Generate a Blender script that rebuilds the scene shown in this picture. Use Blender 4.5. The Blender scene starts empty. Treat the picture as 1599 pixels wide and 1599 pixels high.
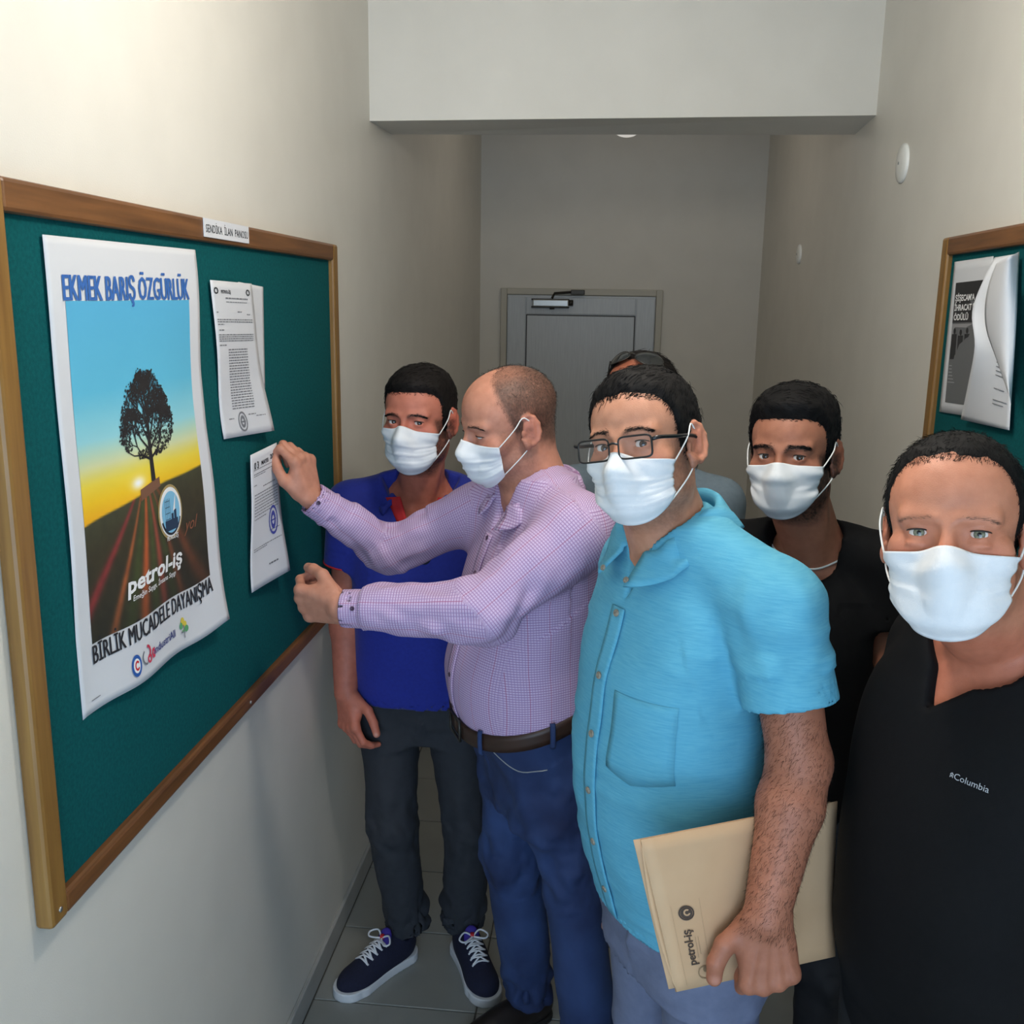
import bpy, bmesh, math, random
import numpy as np
from mathutils import Vector, Matrix
from mathutils.bvhtree import BVHTree

random.seed(5)
RNG = np.random.RandomState(11)
SC = bpy.context.scene
COL = SC.collection

# ------------------------------------------------------------------ camera
FPX, CPX, CAMH = 1520.0, 799.5, 1.88
def nrm(v):
    v = np.asarray(v, float); return v / np.linalg.norm(v)
_Y = nrm([958 - CPX, 472 - CPX, FPX])            # corridor direction in camera space
_Zd = nrm([690 - CPX, 7800 - CPX, FPX]); _Zd = nrm(_Zd - _Y * (_Zd @ _Y))
CAMR = np.stack([np.cross(_Y, -_Zd), _Y, -_Zd])  # world = CAMR @ camera(x right, y down, z forward)
CAMP = np.array([0, 0, CAMH])
def ray(u, v): return CAMR @ np.array([u - CPX, v - CPX, FPX])
def at(u, v, y):
    d = ray(u, v); return CAMP + d * (y / d[1])
def atx(u, v, x):
    d = ray(u, v); return CAMP + d * (x / d[0])
cam_d = bpy.data.cameras.new('camera'); cam = bpy.data.objects.new('camera', cam_d); COL.objects.link(cam)
cam_d.sensor_width = 36; cam_d.lens = FPX / 1599 * 36; cam_d.clip_start = .02; cam_d.clip_end = 60
_m = np.eye(4); _m[:3, 0] = CAMR[:, 0]; _m[:3, 1] = -CAMR[:, 1]; _m[:3, 2] = -CAMR[:, 2]; _m[:3, 3] = CAMP
cam.matrix_world = Matrix(_m.tolist())
SC.camera = cam

# ------------------------------------------------------------------ world, daylight, exposure
W = bpy.data.worlds.new('sky'); SC.world = W; W.use_nodes = True
W.node_tree.nodes['Background'].inputs[0].default_value = (.62, .78, 1, 1)
W.node_tree.nodes['Background'].inputs[1].default_value = 1.2
def area(name, loc, target, sx, sy, power, col):
    l = bpy.data.lights.new(name, 'AREA'); l.shape = 'RECTANGLE'; l.size = sx; l.size_y = sy; l.energy = power; l.color = col
    o = bpy.data.objects.new(name, l); COL.objects.link(o); o.location = loc
    o.rotation_euler = (Vector(target) - Vector(loc)).to_track_quat('-Z', 'Y').to_euler(); return o
WIN_Y = -1.30
window_light = area('window_daylight', (0.05, WIN_Y + .02, 1.30), (0.05, 1, 1.25), 1.30, 1.70, 40, (.54, .75, 1))
vs = SC.view_settings
vs.view_transform = 'Standard'; vs.look = 'None'; vs.gamma = 1; vs.use_curve_mapping = False; vs.exposure = 0.0

# ------------------------------------------------------------------ small helpers
def lin(c):
    c = np.asarray(c, float) / 255.0
    return np.where(c <= .04045, c / 12.92, ((c + .055) / 1.055) ** 2.4)
def sm(a, b, x): t = np.clip((x - a) / (b - a), 0, 1); return t * t * (3 - 2 * t)
_NZ = RNG.rand(32, 32, 32).astype(np.float32) * 2 - 1
def vnoise(p):
    p = np.asarray(p, np.float32); i = np.floor(p).astype(np.int32); f = p - i; f = f * f * (3 - 2 * f)
    i &= 31; j = (i + 1) & 31
    def g(a, b, c): return _NZ[a[:, 0], b[:, 1], c[:, 2]]
    fx, fy, fz = f[:, 0], f[:, 1], f[:, 2]
    x00 = g(i, i, i) * (1 - fx) + g(j, i, i) * fx; x10 = g(i, j, i) * (1 - fx) + g(j, j, i) * fx
    x01 = g(i, i, j) * (1 - fx) + g(j, i, j) * fx; x11 = g(i, j, j) * (1 - fx) + g(j, j, j) * fx
    return (x00 * (1 - fy) + x10 * fy) * (1 - fz) + (x01 * (1 - fy) + x11 * fy) * fz
def fbm(p, o=3):
    s = 0; a = 1.0
    for k in range(o): s = s + a * vnoise(p * 2 ** k + 7.3 * k); a *= .5
    return s

# ------------------------------------------------------------------ materials
MATS = {}
def material(name, col, rough=.6, col2=None, scale=30, stretch=(1, 1, 1), bump=0, bscale=200, attr=None, sss=0, spec=.5,
             metal=0, sheen=0, coat=0, emit=None, bstretch=(1, 1, 1), detail=3):
    if name in MATS: return MATS[name]
    m = bpy.data.materials.new(name); m.use_nodes = True; nt = m.node_tree; N = nt.nodes; L = nt.links
    b = N['Principled BSDF']; MATS[name] = m
    c = list(lin(col)) + [1]
    b.inputs['Base Color'].default_value = c; b.inputs['Roughness'].default_value = rough
    b.inputs['Metallic'].default_value = metal; b.inputs['Specular IOR Level'].default_value = spec
    if sheen: b.inputs['Sheen Weight'].default_value = sheen; b.inputs['Sheen Roughness'].default_value = .5
    if coat: b.inputs['Coat Weight'].default_value = coat
    if sss:
        b.inputs['Subsurface Weight'].default_value = sss; b.inputs['Subsurface Radius'].default_value = (1, .35, .2)
        b.inputs['Subsurface Scale'].default_value = .006
    if emit: b.inputs['Emission Color'].default_value = list(lin(emit[0])) + [1]; b.inputs['Emission Strength'].default_value = emit[1]
    tc = N.new('ShaderNodeTexCoord'); src = None
    def noise(sc, st, det):
        mp = N.new('ShaderNodeMapping'); mp.inputs['Scale'].default_value = st; L.new(tc.outputs['Object'], mp.inputs[0])
        n = N.new('ShaderNodeTexNoise'); n.inputs['Scale'].default_value = sc; n.inputs['Detail'].default_value = det
        L.new(mp.outputs[0], n.inputs['Vector']); return n
    if attr:
        a = N.new('ShaderNodeAttribute'); a.attribute_name = attr; src = a.outputs['Color']
    if col2 is not None:
        n = noise(scale, stretch, detail)
        mx = N.new('ShaderNodeMix'); mx.data_type = 'RGBA'
        rp = N.new('ShaderNodeMapRange'); rp.inputs[1].default_value = .3; rp.inputs[2].default_value = .7
        L.new(n.outputs['Fac'], rp.inputs[0]); L.new(rp.outputs[0], mx.inputs['Factor'])
        if attr:
            mu = N.new('ShaderNodeMix'); mu.data_type = 'RGBA'; mu.blend_type = 'MULTIPLY'; mu.inputs['Factor'].default_value = 1
            mx.inputs['A'].default_value = list(lin(col)) + [1]; mx.inputs['B'].default_value = list(lin(col2)) + [1]
            L.new(src, mu.inputs['A']); L.new(mx.outputs['Result'], mu.inputs['B']); src = mu.outputs['Result']
        else:
            mx.inputs['A'].default_value = c; mx.inputs['B'].default_value = list(lin(col2)) + [1]; src = mx.outputs['Result']
    if src is not None: L.new(src, b.inputs['Base Color'])
    if bump:
        n = noise(bscale, bstretch, 2); bp = N.new('ShaderNodeBump'); bp.inputs['Strength'].default_value = bump; bp.inputs['Distance'].default_value = .002
        L.new(n.outputs['Fac'], bp.inputs['Height']); L.new(bp.outputs[0], b.inputs['Normal'])
    return m

# ------------------------------------------------------------------ mesh / object helpers
def obj(name, V, F, mat, parent=None, o=(0, 0, 0), smooth=True, colors=None, mats=None, midx=None, uv=None):
    V = np.asarray(V, np.float32) - np.asarray(o, np.float32)
    me = bpy.data.meshes.new(name)
    if isinstance(F, np.ndarray):
        n, k = F.shape
        me.vertices.add(len(V)); me.vertices.foreach_set('co', V.ravel())
        me.loops.add(n * k); me.loops.foreach_set('vertex_index', F.astype(np.int32).ravel())
        me.polygons.add(n); me.polygons.foreach_set('loop_start', np.arange(0, n * k, k, dtype=np.int32))
        me.update(calc_edges=True)
    else:
        me.from_pydata(V.tolist(), [], F); me.update()
    me.polygons.foreach_set('use_smooth', [bool(smooth)] * len(me.polygons))
    if colors is not None:
        a = me.color_attributes.new('tint', 'FLOAT_COLOR', 'POINT')
        c = np.ones((len(V), 4), np.float32); c[:, :3] = colors; a.data.foreach_set('color', c.ravel())
    if uv is not None:
        a = me.attributes.new('weave', 'FLOAT_VECTOR', 'POINT'); a.data.foreach_set('vector', np.asarray(uv, np.float32).ravel())
    for m in (mats or [mat]): me.materials.append(m)
    if midx is not None: me.polygons.foreach_set('material_index', np.asarray(midx, np.int32))
    ob = bpy.data.objects.new(name, me); COL.objects.link(ob)
    if parent is not None: ob.parent = parent
    elif np.any(np.asarray(o) != 0): ob.location = [float(x) for x in o]
    return ob
def tag(o, label=None, cat=None, group=None, kind=None):
    if label: o['label'] = label
    if cat: o['category'] = cat
    if group: o['group'] = group
    if kind: o['kind'] = kind
    return o
def empty(name, loc):
    e = bpy.data.objects.new(name, None); COL.objects.link(e); e.location = [float(x) for x in loc]; e.empty_display_size = .1; return e
def join(*parts):
    VV = []; FF = []; n = 0
    for V, F in parts:
        VV.append(np.asarray(V, float)); FF += [tuple(int(i) + n for i in f) for f in F]; n += len(V)
    return np.concatenate(VV), FF
def box(lo, hi, bevel=0, seg=2):
    bm = bmesh.new(); bmesh.ops.create_cube(bm, size=1)
    lo = np.array(lo, float); hi = np.array(hi, float)
    for v in bm.verts: v.co = Vector(((np.array(v.co) + .5) * (hi - lo) + lo).tolist())
    if bevel: bmesh.ops.bevel(bm, geom=bm.edges[:], offset=bevel, segments=seg, affect='EDGES', profile=.5)
    bm.verts.index_update(); V = [tuple(v.co) for v in bm.verts]; F = [tuple(v.index for v in f.verts) for f in bm.faces]; bm.free()
    return V, F
def hexa(P):  # eight corners: bottom 4 ccw, top 4
    return P, [(3, 2, 1, 0), (4, 5, 6, 7), (0, 1, 5, 4), (1, 2, 6, 5), (2, 3, 7, 6), (3, 0, 4, 7)]
def tube(pts, r, n=8, closed=False, flat=None):
    P = np.asarray(pts, float); m = len(P); R = np.broadcast_to(np.asarray(r, float), (m,))
    T = np.gradient(P, axis=0) if not closed else np.roll(P, -1, 0) - np.roll(P, 1, 0)
    T /= np.linalg.norm(T, axis=1)[:, None] + 1e-9
    up = np.array([0, 0, 1.0]) if abs(T[0][2]) < .9 else np.array([1.0, 0, 0]); A = nrm(np.cross(T[0], up)); V = []
    for i in range(m):
        A = nrm(A - T[i] * (A @ T[i])); B = np.cross(T[i], A)
        for k in range(n):
            a = 2 * math.pi * k / n; V.append(P[i] + R[i] * (A * math.cos(a) + B * math.sin(a) * (flat or 1)))
    F = []
    for i in range(m if closed else m - 1):
        j = (i + 1) % m
        for k in range(n): F.append((i * n + k, i * n + (k + 1) % n, j * n + (k + 1) % n, j * n + k))
    if not closed: F.append(tuple(range(n))[::-1]); F.append(tuple((m - 1) * n + k for k in range(n)))
    return np.array(V), F
def sheet(G, th, nfn=None):  # G (nu,nv,3) -> thin closed sheet
    nu, nv = G.shape[:2]
    gu = np.gradient(G, axis=0); gv = np.gradient(G, axis=1); N = np.cross(gu, gv); N /= np.linalg.norm(N, axis=2)[:, :, None] + 1e-12
    A = G.reshape(-1, 3); B = (G - N * th).reshape(-1, 3); o = nu * nv; F = []
    I = lambda i, j: i * nv + j
    for i in range(nu - 1):
        for j in range(nv - 1):
            F.append((I(i, j), I(i + 1, j), I(i + 1, j + 1), I(i, j + 1))); F.append((o + I(i, j), o + I(i, j + 1), o + I(i + 1, j + 1), o + I(i + 1, j)))
    rim = [(i, 0) for i in range(nu)] + [(nu - 1, j) for j in range(1, nv)] + [(i, nv - 1) for i in range(nu - 2, -1, -1)] + [(0, j) for j in range(nv - 2, 0, -1)]
    for a, b in zip(rim, rim[1:] + rim[:1]): F.append((I(*b), I(*a), o + I(*a), o + I(*b)))
    return np.concatenate([A, B]), F
def text2d(s, size=1.0, sx=1.0, align='CENTER', bold=0, shear=0, space=1):
    cu = bpy.data.curves.new('lettering', 'FONT'); cu.body = s; cu.size = size; cu.align_x = align; cu.offset = bold * size; cu.shear = shear
    cu.resolution_u = 2; cu.space_character = space
    ob = bpy.data.objects.new('lettering', cu); COL.objects.link(ob)
    dg = bpy.context.evaluated_depsgraph_get(); me = bpy.data.meshes.new_from_object(ob.evaluated_get(dg))
    V = np.array([v.co[:2] for v in me.vertices]).reshape(-1, 2) * [sx, 1]; F = [tuple(p.vertices) for p in me.polygons]
    bpy.data.objects.remove(ob); bpy.data.curves.remove(cu); bpy.data.meshes.remove(me); return V, F
def disc2d(cx, cy, rx, ry=None, n=28, r0=0, a0=0, a1=2 * math.pi):
    ry = rx if ry is None else ry; full = abs(a1 - a0 - 2 * math.pi) < 1e-6; m = n if full else n + 1
    A = a0 + (a1 - a0) * np.arange(m) / n; O = np.stack([cx + rx * np.cos(A), cy + ry * np.sin(A)], 1)
    if r0 == 0: return np.concatenate([[[cx, cy]], O]), [(0, 1 + i, 1 + (i + 1) % m) for i in range(m if full else m - 1)]
    I = np.stack([cx + rx * r0 * np.cos(A), cy + ry * r0 * np.sin(A)], 1)
    return np.concatenate([O, I]), [(i, (i + 1) % m, m + (i + 1) % m, m + i) for i in range(m if full else m - 1)]
def rect2d(x0, y0, x1, y1): return np.array([[x0, y0], [x1, y0], [x1, y1], [x0, y1]], float), [(0, 1, 2, 3)]
def join2(*p):
    VV = []; FF = []; n = 0
    for V, F in p: VV.append(V); FF += [tuple(i + n for i in f) for f in F]; n += len(V)
    return np.concatenate(VV), FF

# ------------------------------------------------------------------ signed-distance modelling
class Field:
    def __init__(s): s.it = []
    def add(s, fn, lo, hi, k=.01, op='u'): s.it.append((fn, np.asarray(lo, float), np.asarray(hi, float), k, op)); return s
    def cap(s, a, b, ra, rb=None, k=.012, op='u', cut=None):
        a = np.asarray(a, float); b = np.asarray(b, float); rb = ra if rb is None else rb; ab = b - a; L2 = ab @ ab + 1e-12; R = max(ra, rb)
        def fn(p):
            q = p - a; t = np.clip(q @ ab / L2, 0, 1); d = np.linalg.norm(q - t[:, None] * ab, axis=1) - (ra + (rb - ra) * t)
            if cut is not None:
                for pt, n in cut: d = np.maximum(d, (p - pt) @ n)
            return d
        return s.add(fn, np.minimum(a, b) - R, np.maximum(a, b) + R, k, op)
    def ell(s, c, r, M=None, k=.01, op='u'):
        c = np.asarray(c, float); r = np.asarray(r, float); M = np.eye(3) if M is None else M; R = r.max()
        def fn(p):
            q = (p - c) @ M / r; k0 = np.linalg.norm(q, axis=1); k1 = np.linalg.norm(q / r, axis=1) + 1e-9
            return k0 * (k0 - 1) / k1
        return s.add(fn, c - R, c + R, k, op)
    def loft(s, P0, u, r, f, S, k=.02, s0=None, s1=None, n=2.4, off=0, op='u'):
        S = np.asarray(S, float); s0 = S[0, 0] if s0 is None else s0; s1 = S[-1, 0] if s1 is None else s1
        tt = np.linspace(S[0, 0], S[-1, 0], 160); T = np.stack([np.interp(tt, S[:, 0], S[:, j]) for j in range(1, S.shape[1])], 1)
        ker = np.hanning(31); ker /= ker.sum(); Tp = np.pad(T, ((15, 15), (0, 0)), 'edge')
        T = np.stack([np.convolve(Tp[:, j], ker, 'valid') for j in range(T.shape[1])], 1)
        def fn(p):
            q = p - P0; t = q @ u; tc = np.clip(t, tt[0], tt[-1])
            a = np.interp(tc, tt, T[:, 0]) + off; ff = np.interp(tc, tt, T[:, 1]) + off; bb = np.interp(tc, tt, T[:, 2]) + off
            sh = np.interp(tc, tt, T[:, 3]) if T.shape[1] > 3 else 0
            sx = np.interp(tc, tt, T[:, 4]) if T.shape[1] > 4 else 0
            x = q @ r - sx; y = q @ f - sh; rr = np.where(y > 0, ff, bb)
            rho = ((np.abs(x) / a) ** n + (np.abs(y) / rr) ** n + 1e-9) ** (1 / n)
            d = (rho - 1) * np.minimum(a, rr)
            return np.maximum(d, np.maximum(t - s1, s0 - t))
        R = S[:, 1:4].max() + off + .12; e0 = P0 + u * s0; e1 = P0 + u * s1
        return s.add(fn, np.minimum(e0, e1) - R, np.maximum(e0, e1) + R, k, op)
    def ev(s, p, pad=.06):
        D = np.full(len(p), .3)
        for fn, lo, hi, k, op in s.it:
            m = np.nonzero(np.all((p > lo - pad - k) & (p < hi + pad + k), axis=1))[0]
            if len(m) == 0: continue
            d = fn(p[m]); e = D[m]
            if op == 'u':
                h = np.clip(.5 + .5 * (e - d) / k, 0, 1); D[m] = e + (d - e) * h - k * h * (1 - h)
            elif op == 's':
                d = -d; h = np.clip(.5 - .5 * (e - d) / k, 0, 1); D[m] = e + (d - e) * h + k * h * (1 - h)
            elif op == 'i':
                D[m] = np.maximum(e, d)
        return D
_CO = np.array([[i & 1, (i >> 1) & 1, i >> 2] for i in range(8)])
_ED = [(a, b) for a in range(8) for b in range(a + 1, 8) if bin(a ^ b).count('1') == 1]
def polygonise(F, h, lo, hi):
    lo = np.asarray(lo, float); nb = np.ceil((np.asarray(hi, float) - lo) / (4 * h)).astype(int) + 1
    bi = np.stack(np.meshgrid(*[np.arange(n) for n in nb], indexing='ij'), -1).reshape(-1, 3)
    Dc = F.ev(lo + (bi * 4 + 1.5) * h)
    act = np.abs(Dc) < 4 * h * .87 * 1.9 + .006
    D = np.repeat(np.repeat(np.repeat(Dc.reshape(nb), 4, 0), 4, 1), 4, 2).astype(np.float32)
    oi = np.stack(np.meshgrid(*[np.arange(4)] * 3, indexing='ij'), -1).reshape(-1, 3)
    I = (bi[act][:, None, :] * 4 + oi[None]).reshape(-1, 3)
    for c in range(0, len(I), 400000):
        J = I[c:c + 400000]; D[J[:, 0], J[:, 1], J[:, 2]] = F.ev(lo + J * h)
    for ax in range(3):
        sl = [slice(None)] * 3; sl[ax] = 0; D[tuple(sl)] = np.maximum(D[tuple(sl)], h); sl[ax] = -1; D[tuple(sl)] = np.maximum(D[tuple(sl)], h)
    S = D < 0; sh = np.array(D.shape) - 1; cnt = np.zeros(sh, np.int8)
    for c in _CO: cnt += S[c[0]:c[0] + sh[0], c[1]:c[1] + sh[1], c[2]:c[2] + sh[2]]
    C = np.argwhere((cnt > 0) & (cnt < 8))
    vals = np.stack([D[C[:, 0] + c[0], C[:, 1] + c[1], C[:, 2] + c[2]] for c in _CO], 1).astype(float)
    acc = np.zeros((len(C), 3)); num = np.zeros(len(C))
    for a, b in _ED:
        va, vb = vals[:, a], vals[:, b]; m = (va < 0) != (vb < 0); t = va[m] / (va[m] - vb[m])
        acc[m] += _CO[a] + t[:, None] * (_CO[b] - _CO[a]); num[m] += 1
    V = lo + (C + acc / num[:, None]) * h
    ix = np.full(sh, -1, np.int32); ix[C[:, 0], C[:, 1], C[:, 2]] = np.arange(len(C)); Q = []
    for ax in range(3):
        o1, o2 = (ax + 1) % 3, (ax + 2) % 3
        a = [slice(1, -1)] * 3; b = [slice(1, -1)] * 3; a[ax] = slice(0, -1); b[ax] = slice(1, None)
        A = S[tuple(a)]; B = S[tuple(b)]; E = np.argwhere(A != B)
        off = np.ones(3, int); off[ax] = 0; P = E + off; sg = A[E[:, 0], E[:, 1], E[:, 2]]
        def gi(d1, d2):
            q = P.copy(); q[:, o1] -= d1; q[:, o2] -= d2; return ix[q[:, 0], q[:, 1], q[:, 2]]
        q = np.stack([gi(1, 1), gi(0, 1), gi(0, 0), gi(1, 0)], 1); q[~sg] = q[~sg][:, ::-1]; Q.append(q)
    Q = np.concatenate(Q); Q = Q[np.all(Q >= 0, 1)]
    return V, Q
def normals(V, Q):
    n = np.cross(V[Q[:, 2]] - V[Q[:, 0]], V[Q[:, 3]] - V[Q[:, 1]]); N = np.zeros_like(V)
    for c in range(3):
        for k in range(4): N[:, c] += np.bincount(Q[:, k], n[:, c], len(V))
    return N / (np.linalg.norm(N, axis=1)[:, None] + 1e-12)
def bvh(V, Q): return BVHTree.FromPolygons([tuple(v) for v in V.tolist()], [tuple(q) for q in (Q.tolist() if hasattr(Q, 'tolist') else Q)])
def cast(T, o, d):
    h = T.ray_cast(Vector([float(x) for x in o]), Vector([float(x) for x in nrm(d)])); return None if h[0] is None else (np.array(h[0]), np.array(h[1]))
def strands(R, D, N, length, width, bend=.3, jit=.25, segs=2, rng=RNG):
    """thin tapered three-sided hairs"""
    n = len(R); D = D + rng.randn(n, 3) * jit; D /= np.linalg.norm(D, axis=1)[:, None]
    L = (length * (.6 + .6 * rng.rand(n)))[:, None]; S = np.cross(D, N); S /= np.linalg.norm(S, axis=1)[:, None] + 1e-9; U = np.cross(S, D)
    V = np.zeros((n, 3 * segs + 1, 3))
    for i in range(segs + 1):
        t = i / segs; c = R + D * L * t - N * L * bend * t * t
        if i == segs: V[:, 3 * segs] = c; continue
        w = width * (1 - .6 * t)
        for k in range(3):
            a = 2 * math.pi * k / 3 + .5; V[:, 3 * i + k] = c + w * (S * math.cos(a) + U * math.sin(a))
    F = []
    for i in range(segs):
        for k in range(3):
            k2 = (k + 1) % 3
            if i < segs - 1: F += [(3 * i + k, 3 * i + k2, 3 * i + 3 + k2), (3 * i + k, 3 * i + 3 + k2, 3 * i + 3 + k)]
            else: F.append((3 * i + k, 3 * i + k2, 3 * segs))
    F = np.array(F); m = 3 * segs + 1
    return V.reshape(-1, 3), (F[None] + (np.arange(n) * m)[:, None, None]).reshape(-1, 3)
def nrm_rows(D): return D / (np.linalg.norm(D, axis=1)[:, None] + 1e-9)
def smooth_path(P, n):
    P = np.asarray(P, float); m = len(P); t = np.linspace(0, m - 1, n); out = []
    for q in t:
        i = min(int(q), m - 2); u = q - i; p0, p1, p2, p3 = P[max(i - 1, 0)], P[i], P[i + 1], P[min(i + 2, m - 1)]
        out.append(.5 * (2 * p1 + (p2 - p0) * u + (2 * p0 - 5 * p1 + 4 * p2 - p3) * u * u + (3 * p1 - p0 - 3 * p2 + p3) * u ** 3))
    return np.array(out)

# ------------------------------------------------------------------ the corridor
XL, XR, YB, CZ = -.762, .808, 5.67, 2.92
m_wall = material('cream_wall_paint', (224, 220, 210), .55, (219, 215, 205), 6, bump=.12, bscale=420)
m_ceil = material('white_ceiling_paint', (228, 226, 220), .8)
m_grout = material('dark_tile_grout', (92, 90, 84), .9)
m_tile = material('grey_floor_tile', (146, 147, 142), .38, (135, 136, 131), 5, bump=.03, bscale=60)
m_skirt = material('grey_stone_skirting', (172, 172, 168), .5, (160, 160, 156), 14)
m_doorw = material('pale_grey_door_lacquer', (196, 202, 206), .35, (186, 192, 197), 24, stretch=(7, 7, .35))
m_doorf = material('beige_door_frame', (190, 186, 172), .45)
m_gap = material('dark_door_groove', (58, 60, 62), .6)
m_alu = material('brushed_aluminium', (176, 178, 176), .3, metal=.7)
m_dark = material('dark_metal', (62, 60, 56), .4, metal=.6)
m_plastic = material('white_plastic', (236, 236, 230), .35)
def struct(name, V, F, mat, parent=None, o=(0, 0, 0), smooth=False):
    ob = obj(name, V, F, mat, parent, o, smooth)
    if parent is None: ob['kind'] = 'structure'
    return ob
TH = .12
struct('wall_left', *box((XL - TH, WIN_Y - TH, 0), (XL, YB + TH, CZ)), m_wall)
struct('wall_right', *box((XR, WIN_Y - TH, 0), (XR + TH, YB + TH, CZ)), m_wall)
struct('wall_back', *box((XL, YB, 0), (XR, YB + TH, CZ)), m_wall)
WX0, WX1, WZ0, WZ1 = -.62, .72, .42, 2.18     # window opening in the wall behind the camera
V, F = join(box((XL, WIN_Y - TH, 0), (XR, WIN_Y, WZ0)), box((XL, WIN_Y - TH, WZ1), (XR, WIN_Y, CZ)),
            box((XL, WIN_Y - TH, WZ0), (WX0, WIN_Y, WZ1)), box((WX1, WIN_Y - TH, WZ0), (XR, WIN_Y, WZ1)))
struct('wall_front', V, F, m_wall)
V, F = join(*[box(a, b) for a, b in (((WX0, WIN_Y - .09, WZ0), (WX0 + .05, WIN_Y - .03, WZ1)), ((WX1 - .05, WIN_Y - .09, WZ0), (WX1, WIN_Y - .03, WZ1)),
    ((WX0, WIN_Y - .09, WZ0), (WX1, WIN_Y - .03, WZ0 + .05)), ((WX0, WIN_Y - .09, WZ1 - .05), (WX1, WIN_Y - .03, WZ1)), ((.03, WIN_Y - .09, WZ0), (.08, WIN_Y - .03, WZ1)))])
wn = struct('window_1', V, F, m_plastic)
struct('ceiling', *box((XL, WIN_Y - TH, CZ), (XR, YB + TH, CZ + .1)), m_ceil)
fl = struct('floor', *box((XL - TH, WIN_Y - TH, -.10), (XR + TH, YB + TH, -.004)), m_grout)
xs = [XL, -.75, -.30, .15, .60, XR]; TY = .32; y0 = 2.262 - 12 * TY; cache = {}
for j in range(23):
    for a, b in zip(xs[1:-1], xs[2:]):
        c0, c1 = y0 + j * TY, y0 + (j + 1) * TY
        if c0 > YB or c1 < WIN_Y: continue
        key = round(b - a, 3)
        if key not in cache:
            cache[key] = obj('tile', *box((.002, .002, -.05), (b - a - .002, TY - .002, 0), .0015, 1), m_tile, fl, smooth=False); t = cache[key]
        else: t = bpy.data.objects.new('tile', cache[key].data); COL.objects.link(t); t.parent = fl
        t.location = (a, c0, 0)
for nm, x0, x1 in (('baseboard_left', XL, XL + .012), ('baseboard_right', XR - .012, XR)):
    struct(nm, *box((x0, WIN_Y, 0), (x1, YB, .075), .003, 1), m_skirt)
struct('baseboard_back', *box((XL + .012, YB - .012, 0), (-.66, YB, .075), .003, 1), m_skirt)
struct('baseboard_back', *box((.30, YB - .012, 0), (XR - .012, YB, .075), .003, 1), m_skirt)
# dropped beam across the corridor
bl, bl2, br, br2 = atx(577, 189, XL), atx(612, 210, XL), atx(1368, 180, XR), atx(1335, 210, XR)
bl2[1] = max(bl2[1], bl[1] + .28); br2[1] = max(br2[1], br[1] + .28)
P = [bl, br, br2, bl2]; V, F = hexa([p + [(-.01 if i in (0, 3) else .01), 0, 0] for i, p in enumerate(P)] + [np.array([p[0] + (-.01 if i in (0, 3) else .01), p[1], CZ + .02]) for i, p in enumerate(P)])
struct('trim_1', V, F, m_wall)
# ceiling lamp hanging before the beam (out of the frame, lights the corridor)
def ceiling_lamp(x, y, z, r, power, col, label, glow):
    e = empty('ceiling_lamp', (x, y, CZ)); tag(e, label, 'lamp'); o = (x, y, CZ)
    obj('canopy', *tube([(x, y, CZ), (x, y, CZ - .02), (x, y, CZ - .03)], [.05, .05, .02], 20), m_plastic, e, o)
    obj('stem', *tube([(x, y, CZ - .02), (x, y, z + r)], .008, 10), m_plastic, e, o)
    obj('gallery', *tube([(x, y, z + r + .015), (x, y, z + r - .012)], .04, 20), m_plastic, e, o)
    l = bpy.data.lights.new('lamp_light', 'POINT'); l.energy = power; l.color = col; l.shadow_soft_size = r * .9; lo = bpy.data.objects.new('lamp_light', l); COL.objects.link(lo); lo.location = (x, y, z)
    F = Field(); F.ell((x, y, z), (r, r, r * .94)); V, Q = polygonise(F, r / 9, (x - r * 1.3, y - r * 1.3, z - r * 1.3), (x + r * 1.3, y + r * 1.3, z + r * 1.3))
    g = bpy.data.materials.new('opal_glass'); g.use_nodes = True; nt = g.node_tree; nt.nodes.clear(); n1, n2, n3, n4 = (nt.nodes.new(k) for k in ('ShaderNodeOutputMaterial', 'ShaderNodeAddShader', 'ShaderNodeBsdfTransparent', 'ShaderNodeEmission'))
    n3.inputs[0].default_value = (.92, .92, .92, 1); n4.inputs[0].default_value = (1, .95, .88, 1); n4.inputs[1].default_value = glow
    nt.links.new(n3.outputs[0], n2.inputs[0]); nt.links.new(n4.outputs[0], n2.inputs[1]); nt.links.new(n2.outputs[0], n1.inputs[0]); MATS['opal_glass'] = g
    obj('globe', V, Q, g, e, o); return e
ceiling_lamp(.04, 1.42, 2.50, .10, 27, (1, .93, .84), 'larger round opal glass globe lamp hanging over the people', 1.5)
ceiling_lamp(.03, 4.50, 2.66, .085, 2.6, (1, .90, .80), 'smaller opal globe lamp hidden behind the ceiling beam near the grey door', .25)

# door at the far end
d = empty('door_1', (-.184, YB, 0)); d['kind'] = 'structure'; do = (-.184, YB, 0)
FX0, FX1, FZ = -.64, .274, 1.951
for a, b in (((FX0, YB - .03, 0), (FX0 + .036, YB, FZ)), ((FX1 - .036, YB - .03, 0), (FX1, YB, FZ)), ((FX0 + .036, YB - .03, FZ - .036), (FX1 - .036, YB, FZ))):
    obj('door_frame', *box(a, b, .004), m_doorf, d, do, False)
LX0, LX1, LZ = FX0 + .038, FX1 - .038, FZ - .038
lf = obj('door_leaf', *box((LX0, YB - .03, .01), (LX1, YB - .006, LZ), .003), m_doorw, d, do, False)
PX0, PX1, PZ = -.487, .12, 1.80
obj('panel_groove', *box((PX0 - .006, YB - .033, .14), (PX1 + .006, YB - .028, PZ + .006)), m_gap, d, do, False)
obj('door_panel', *box((PX0, YB - .0345, .146), (PX1, YB - .028, PZ), .002), m_doorw, d, do, False)
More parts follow.
